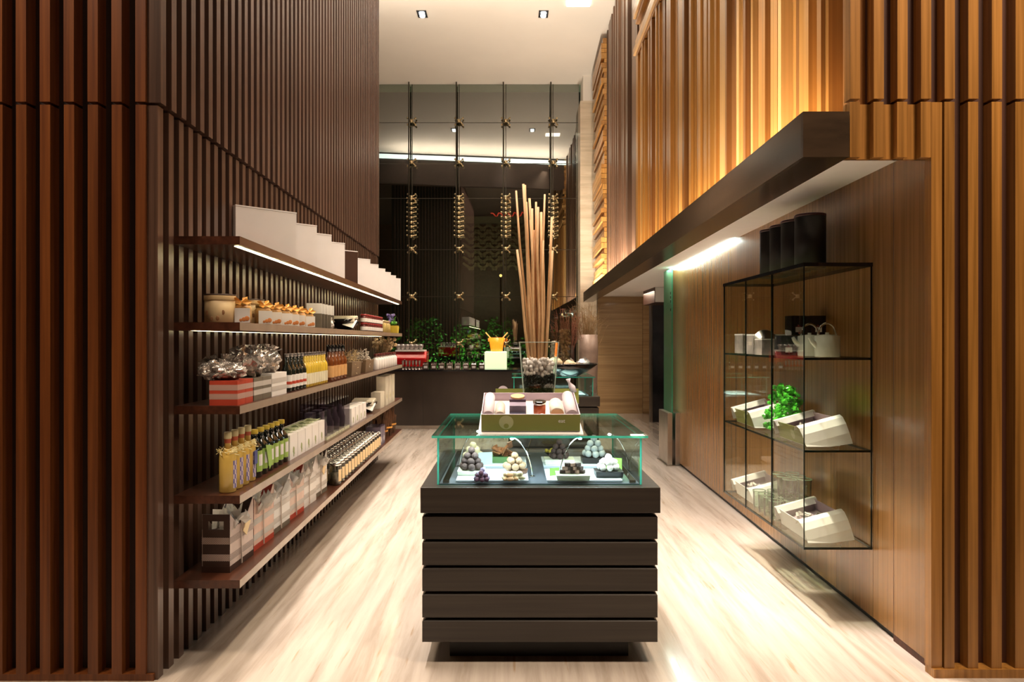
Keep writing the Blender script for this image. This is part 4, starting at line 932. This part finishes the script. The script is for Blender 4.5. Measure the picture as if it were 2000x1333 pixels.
for s_, lb in ((-1, 'tilted glass tongs pointing left out of the ice bucket'), (1, 'tilted glass tongs pointing right out of the ice bucket')):
    b = thing('ice_tongs', lb, 'tongs', (t.location.x + s_ * .05, 11.85, BT + .36)); m_ = MB()
    for q in (-.015, .015): m_.tube([(0, q, 0), (s_ * .05, q, .17), (s_ * .14, q * .3, .27)], [.008, .010, .012], 6)
    m_.build('arms', M('amber_glow_glass', (.9, .5, .2), .2, emit=(1, .5, .12), es=.6), b)

# vases with twigs at the far right
def twigs(label, x, y, h, rv, mat, vm, seed, spread, up):
    t = thing('twig_vase', label, 'vase', (x, y, 0)); MB().lathe([(rv * .55, 0), (rv * .9, h * .45), (rv, h * .8), (rv * .93, h), (rv * .85, h), (rv * .8, h * .8), (.0, h * .1)], 24, caps=False).build('vase', vm, t, True)
    mb = MB(); r2 = random.Random(seed)
    for i in range(90):
        a = r2.uniform(0, 6.28); s_ = r2.uniform(.15, 1) * spread; p0 = Vector((r2.uniform(-.06, .06), r2.uniform(-.06, .06), h * .7)); p3 = Vector((math.cos(a) * s_, math.sin(a) * s_ * .6, h + r2.uniform(.4, 1) * up))
        m1 = p0.lerp(p3, .5) + Vector((r2.uniform(-.06, .06), 0, .05)); mb.tube([p0, m1, p3], [.005, .004, .002], 3)
        for q in range(3):
            b0 = m1.lerp(p3, r2.random()); mb.tube([b0, b0 + Vector((r2.uniform(-.14, .14), r2.uniform(-.08, .08), r2.uniform(-.02, .14)))], [.003, .0015], 3)
    o = mb.build('twigs', mat, t); o['kind'] = 'stuff'
twigs('tall blush stone vase with tan twigs at the end of the bar', 1.43, 12.75, 1.60, .18, M('tan_twig', (.42, .27, .13), .7), M('blush_stone', (.46, .33, .27), .4), 3, .42, .60)
twigs('dark vase with reddish twigs beside the blush stone vase', 1.02, 12.65, 1.40, .14, M('red_twig', (.30, .11, .06), .7), BROWN, 5, .34, .70)

# ------------------------------------------------------------------ glass door leaf and steel floor box on the right
t = thing('glass_screen', 'narrow green glass screen standing in the steel floor box', 'screen', (1.925, 8.2, .0))
mb = MB(); mb.box(-.008, .008, 0, .42, .30, 2.36); mb.m = [1, 1, 1, 0, 1, 0]; mb.build('glass_pane', [GLASS_DOOR, EDGE], t)
for z in (2.05, 2.0, 1.95, 1.85): MB().box(-.012, -.009, .03, .05, z, z + .03).build('clip', BLACK, t)
t = thing('steel_floor_box', 'brushed steel floor box gripping the green glass screen', 'post', (1.85, 8.12, 0))
MB().box(0, .058, 0, .48, .012, .63).build('half_shell', STEEL, t, bevel=.003); MB().box(.094, .155, 0, .48, .012, .63).build('half_shell', STEEL, t, bevel=.003)
MB().box(-.02, .165, -.02, .5, 0, .011).build('base_plate', STEEL, t)

# ------------------------------------------------------------------ glass wall cabinet on the right
x0, x1, y0, y1 = 1.54, 1.90, 3.60, 4.96
cab = thing('glass_cabinet', 'frameless glass wall cabinet with three tiers on the veneer wall', 'cabinet', (0, 0, 0))
cab.location = (x0, y0, .393); LX, LY, HZ = x1 - x0, y1 - y0, 1.515
def gp(a, b, c, e, f_, h, name, mats=None):
    mb = MB(); mb.box(a, b, c, e, f_, h); dims = (b - a, e - c, h - f_); k = dims.index(min(dims)); big = {0: (3, 5), 1: (2, 4), 2: (0, 1)}[k]
    mb.m = [0 if i in big else 1 for i in range(6)]; return mb.build(name, mats or [glass('cabinet_glass', (.975, .992, .955), .018, .32), EDGE_D], cab)
gp(0, LX, 0, .006, .012, HZ - .02, 'side_pane')
gp(0, LX, LY - .006, LY, .012, HZ - .02, 'side_pane')
for a, b in ((.007, .45), (.452, .90), (.902, LY - .007)): gp(0, .006, a, b, .012, HZ - .02, 'front_pane')
gp(-.004, LX, -.004, LY + .004, HZ - .02, HZ, 'top_pane', [glass('cabinet_top', (.88, .93, .80), .04, .4), BLACK])
MB().box(-.004, LX, -.006, -.0045, HZ - .02, HZ).box(-.006, -.0045, -.006, LY + .004, HZ - .02, HZ).build('top_rim', BLACK, cab)
for z in (1.001, .512, 0.0): gp(.007 if z else 0, LX, .007 if z else 0, LY - .007, z, z + .012, 'glass_shelf')
for (a, b) in ((0, 0), (LX - .006, 0), (0, LY), (0, .45), (0, .90), (LX - .006, LY)): MB().box(a - .0025, a + .0025, b - .0025, b + .0025, .0, HZ - .02).build('corner_seam', EDGE_D, cab)
ZC = [.393 + .0125, .393 + .5245, .393 + 1.0135]
for i, (D, lb) in enumerate(((3.92, 'nearest'), (4.12, 'second nearest'), (4.30, 'third nearest'), (4.47, 'farthest'))):
    t = thing('storage_tube', f'black cylindrical canister on the glass cabinet top, {lb} of four', 'canister', (1.712, D, .393 + HZ + .0005), 0, 'black canisters on the cabinet')
    MB().lathe([(.084, 0), (.084, .295)], 32).build('body', M('matt_black', (.006, .005, .006), .5), t, True); MB().lathe([(.085, .296), (.085, .309), (.080, .311)], 32).build('lid', M('dark_red_rim', (.05, .008, .008), .4), t, True)
# top tier: teapots, boxed glasses
tp_ = thing('teapot', '', 'teapot')
MB().lathe([(.062, 0), (.066, .004), (.066, .115), (.06, .118)], 28).build('body', PORC, tp_, True)
MB().tube([(-.055, 0, .06), (-.085, 0, .085), (-.098, 0, .110)], [.018, .012, .009], 10).build('spout', PORC, tp_, True)
MB().tube([(.052 * math.cos(R(a)), 0, .112 + .075 * math.sin(R(a))) for a in range(0, 181, 15)], .006, 8).build('handle', CHROME, tp_, True)
MB().lathe([(.05, .118), (.045, .122), (.01, .124), (.01, .135)], 20).build('lid', PORC, tp_, True)
series(tp_, [(1.745, 3.78, ZC[2], 0), (1.735, 3.98, ZC[2], 0)], ['white porcelain teapot nearest the cabinet end pane', 'white porcelain teapot behind the first, beside the black cartons'], 'white porcelain teapots')
t = card_box('glass_carton', '', 'carton', .10, .09, .12, BLACK, None, M('label_red', (.25, .03, .03), .5)); 
MB().box(.0005, .0012, -.02, .02, .02, .05).build('paper_label', WHITE, t)
series(t, [(1.63, 4.02, ZC[2], R(-90), 1), (1.73, 4.16, ZC[2], R(-90), 1), (1.75, 4.165, ZC[2] + .122, R(-90), 1), (1.87, 4.165, ZC[2] + .122, R(-90), 1)],
       ['black printed carton at the front of the top tier', 'black printed carton below the stacked pair', 'black printed carton stacked left on the top tier', 'black printed carton stacked right on the top tier'], 'black printed cartons')
t = card_box('picture_carton', '', 'carton', .1, .16, .10, M('photo_print', (.32, .27, .25), .4, var=.6, bscale=60), WHITE)
series(t, [(1.64, 4.27, ZC[2], R(-85)), (1.70, 4.50, ZC[2], R(-85), 1.3), (1.72, 4.78, ZC[2], R(-85), 1.35)], ['small picture printed carton next to the black cartons', 'middle sized picture printed carton on the top tier', 'largest picture printed carton, farthest on the top tier'], 'picture printed cartons')
pt = thing('steel_plate', 'round steel plate leaning in the cabinet top tier', 'plate', (1.64, 4.42, ZC[2])); MB().lathe([(.0, -.002), (.075, -.002), (.08, .004), (.0, .003)], 28, caps=False).build('plate', STEEL, pt, True, rot=(R(78), 0, R(0)), loc=(0, -.0, .081))
# paper-wrapped trays
def papertray(label, loc, rz, green):
    t = thing('wrapped_tray', label, 'gift box', loc, rz, 'paper draped gift trays in the cabinet')
    # long side faces -x, tilted up towards the wall
    tl = R(15); rot = (0, -tl, 0); L_ = .34; W_ = .22; h = .098
    def bb(mb, mats, name): return mb.build(name, mats, t, rot=rot, loc=(0, 0, .004))
    bb(MB().box(0, W_, -L_ / 2, L_ / 2, 0, .003), WHITE, 'base')
    bb(MB().box(0, .004, -L_ / 2, L_ / 2, 0, h), GREEN if green else WHITE, 'front_panel'); bb(MB().box(W_ - .004, W_, -L_ / 2, L_ / 2, 0, h), LILAC, 'back_panel')
    bb(MB().box(.004, W_ - .004, -L_ / 2, -L_ / 2 + .004, 0, h), WHITE, 'end_panel'); bb(MB().box(.004, W_ - .004, L_ / 2 - .004, L_ / 2, 0, h), LILAC, 'end_panel')
    bb(MB().box(.01, W_ - .01, -L_ / 2 + .02, L_ / 2 - .02, .02, .035), LILAC, 'lining')
    if green:
        e_ = MB(); e_.add([(-.0006, -.04 + .026 * math.cos(6.283 * i / 20), .05 + .03 * math.sin(6.283 * i / 20)) for i in range(20)], [tuple(range(20))]); bb(e_, M('pale_emblem', (.42, .42, .22), .5), 'emblem')
    m_ = MB(); r2 = random.Random(int(loc[1] * 50))
    for q in range(9): a = (r2.uniform(.04, W_ - .05), r2.uniform(-L_ / 2 + .05, L_ / 2 - .05)); m_.tube([(a[0], a[1], .045), (a[0] + r2.uniform(-.03, .03), a[1] + r2.uniform(-.05, .05), .055)], .009, 5)
    bb(m_, M('packets', (.60, .56, .50), .4, var=.3), 'contents')
    for yy, s_ in ((-L_ / 2, -1), (L_ / 2, 1)):
        pr = [(.055, .085), (.035, .108), (.005, .116), (-.025, .105), (-.045, .07), (-.055, .02), (-.06, -.04)] if s_ < 0 else [(.035, .075), (.015, .105), (-.01, .105), (-.02, .07), (-.022, .02)]
        m_ = MB(); n = len(pr)
        vs = []
        for xx in (-.015, .5 * W_, W_ + .01):
            for (dy, zz) in pr: vs.append((xx, yy - s_ * dy, max(zz, (.004 - xx * math.sin(tl)) / math.cos(tl)) ))
        fs = [(k * n + j, k * n + j + 1, (k + 1) * n + j + 1, (k + 1) * n + j) for k in range(2) for j in range(n - 1)]
        m_.add(vs, fs); o = bb(m_, M('draped_paper', (.84, .81, .78), .7, var=.03), 'draped_paper'); sd = o.modifiers.new('thick', 'SOLIDIFY'); sd.thickness = .002
    MB().box(.02, W_ * .92, -L_ / 2 + .02, L_ / 2 - .02, .0, .004).prism([(-L_ / 2 + .02, 0), (L_ / 2 - .02, 0), (L_ / 2 - .02, .07), (-L_ / 2 + .02, .07)], W_ * .88, W_ * .9).build('tray_stand', WHITE, t)
    return t
papertray('green fronted gift tray draped in paper, near end of the middle tier', (1.60, 3.90, ZC[1]), 0, True)
papertray('green fronted gift tray draped in paper, far end of the middle tier', (1.60, 4.68, ZC[1]), 0, True)
papertray('white gift tray draped in paper, near end of the bottom tier', (1.60, 3.88, ZC[0]), 0, False)
papertray('white gift tray draped in paper, far end of the bottom tier', (1.60, 4.68, ZC[0]), 0, False)
# green glass bauble heap
t = thing('bauble_tree', 'heap of bright green glass leaves between the two green trays', 'ornament', (1.705, 4.27, ZC[1]))
mb = MB(); r2 = random.Random(14)
for q in range(210):
    z = r2.uniform(.01, .27); k = .125 * math.sqrt(max(.1, 1 - (z / .31) ** 2)); a = r2.uniform(0, 6.28); e = k * r2.uniform(.3, 1); mb.ball((e * math.cos(a) * .95, e * math.sin(a) * 1.15, z + .020), r2.uniform(.010, .019), .4, 7, 5)
o = mb.build('leaves', M('green_crystal', (.10, .60, .05), .12, var=.7, bscale=150, coat=.6), t); o['kind'] = 'stuff'
tg = thing('drinking_glass', '', 'glass')
GG = glass('green_tumbler_glass', (.86, .96, .84), .12, .95)
MB().lathe([(.030, .002), (.037, .006), (.039, .105), (.042, .12)], 20, caps=False).build('glass_wall', GG, tg, True); MB().lathe([(.030, 0), (.036, .002), (.036, .012), (.0, .012)], 20, caps=False).build('glass_foot', GG, tg, True)
MB().lathe([(.0415, .118), (.0435, .121), (.0415, .124)], 20, caps=False).build('rim', M('rim_green', (.45, .62, .42), .1, .3), tg, True)
sp_ = []; lb = []
for j in range(3):
    for i in range(4): sp_.append((1.60 + j * .092, 4.14 + i * .092, ZC[0], 0)); lb.append(f'lower stacked tumbler, {["front", "middle", "wall"][j]} row, {ORD[i]} from the near end')
for j in range(1, 3):
    for i in range(3): sp_.append((1.60 + j * .092, 4.16 + i * .092, ZC[0] + .125, 0)); lb.append(f'upper stacked tumbler, {["front", "middle", "wall"][j]} row, {ORD[i]} from the near end')
series(tg, sp_, lb, 'clear tumblers in the cabinet')

# ------------------------------------------------------------------ outside the window
struct(MB().box(-14, 14, 15.7, 40, -.15, -.05).build('ground', M('night_ground', (.02, .022, .02), .8)))
struct(MB().box(-14, 14, 26, 26.3, 0, 12).build('wall_outside', M('night_wall', (.035, .030, .028), .7)))
def bush(label, x, y, r, h, n=420, seed=1):
    t = thing('garden_bush', label, 'bush', (x, y, -.05), 0, 'garden bushes outside the window'); r2 = random.Random(seed); mb = MB()
    for i in range(n):
        a = r2.uniform(0, 6.28); z = r2.uniform(.25, 1) * h; k = r * math.sqrt(max(.05, 1 - (z / h - .55) ** 2 * 3)) * r2.uniform(.5, 1.05)
        p = Vector((k * math.cos(a), k * math.sin(a), z)); d1 = Vector((r2.uniform(-1, 1), r2.uniform(-1, 1), r2.uniform(-.6, .8))).normalized() * r2.uniform(.06, .12); d2 = d1.cross(Vector((r2.random(), 1, r2.random()))).normalized() * .028
        mb.add([p, p + d1 * .5 + d2, p + d1, p + d1 * .5 - d2], [(0, 1, 2, 3)])
    mb.build('leaves', LEAF, t)['kind'] = 'stuff'
    MB().tube([(0, 0, 0), (.03, 0, h * .5), (-.02, 0, h * .85)], [.04, .03, .015], 6).build('stem', BROWN, t)
bush('bright lit garden bush outside, left of the bar lights', -2.2, 17.3, .55, 2.1, 700, 1)
bush('dark garden bush outside, behind the red espresso machine', -3.6, 18.0, .8, 2.2, 500, 2)
bush('garden bush outside, behind the middle of the bar', -1.25, 19.2, .5, 2.0, 500, 3)
bush('garden bush outside, behind the glowing orange bucket', -.35, 17.6, .42, 2.1, 500, 4)
bush('low dark garden bush outside, behind the reeds', .75, 18.6, .5, 1.9, 500, 5)
t = thing('chevron_screen', 'pierced chevron screen on the building across the street', 'screen', (-1.85, 25.94, 4.2)); CM = M('screen_metal', (.20, .17, .11), .6)
MB().box(0, 2.25, 0, .05, 1.75, 2.0).build('frame_rail', CM, t)
bar_me = MB().box(-.24, .24, 0, .05, -.045, .045).mesh('chevron_bar', CM)
for i in range(5):
    for j in range(7):
        inst('chevron_bar', bar_me, t, (.18 + i * .45, 0, .1 + j * .25), rot=(0, R(32), 0)); inst('chevron_bar', bar_me, t, (.40 + i * .45, 0, .1 + j * .25), rot=(0, R(-32), 0))
t = thing('neon_sign', 'small glowing red sign across the street, above the chevron screen', 'sign', (-.81, 25.96, 6.26))
MB().tube([(i * .06, 0, .07 * math.sin(i * 1.3) + (.06 if i % 5 == 0 else 0)) for i in range(24)], .02, 5).build('neon_tube', M('red_neon', (1, .1, .05), emit=(1, .05, .03), es=1.6), t)
t = thing('street_lamp', 'distant street lamp with a small amber glow', 'lamp', (-.38, 23, -.05)); MB().tube([(0, 0, 0), (0, 0, 3.65)], .03, 6).build('pole', RODM, t); MB().ball((0, 0, 3.72), .05).build('lamp_globe', M('amber_globe', (1, .7, .3), emit=(1, .65, .25), es=6), t)
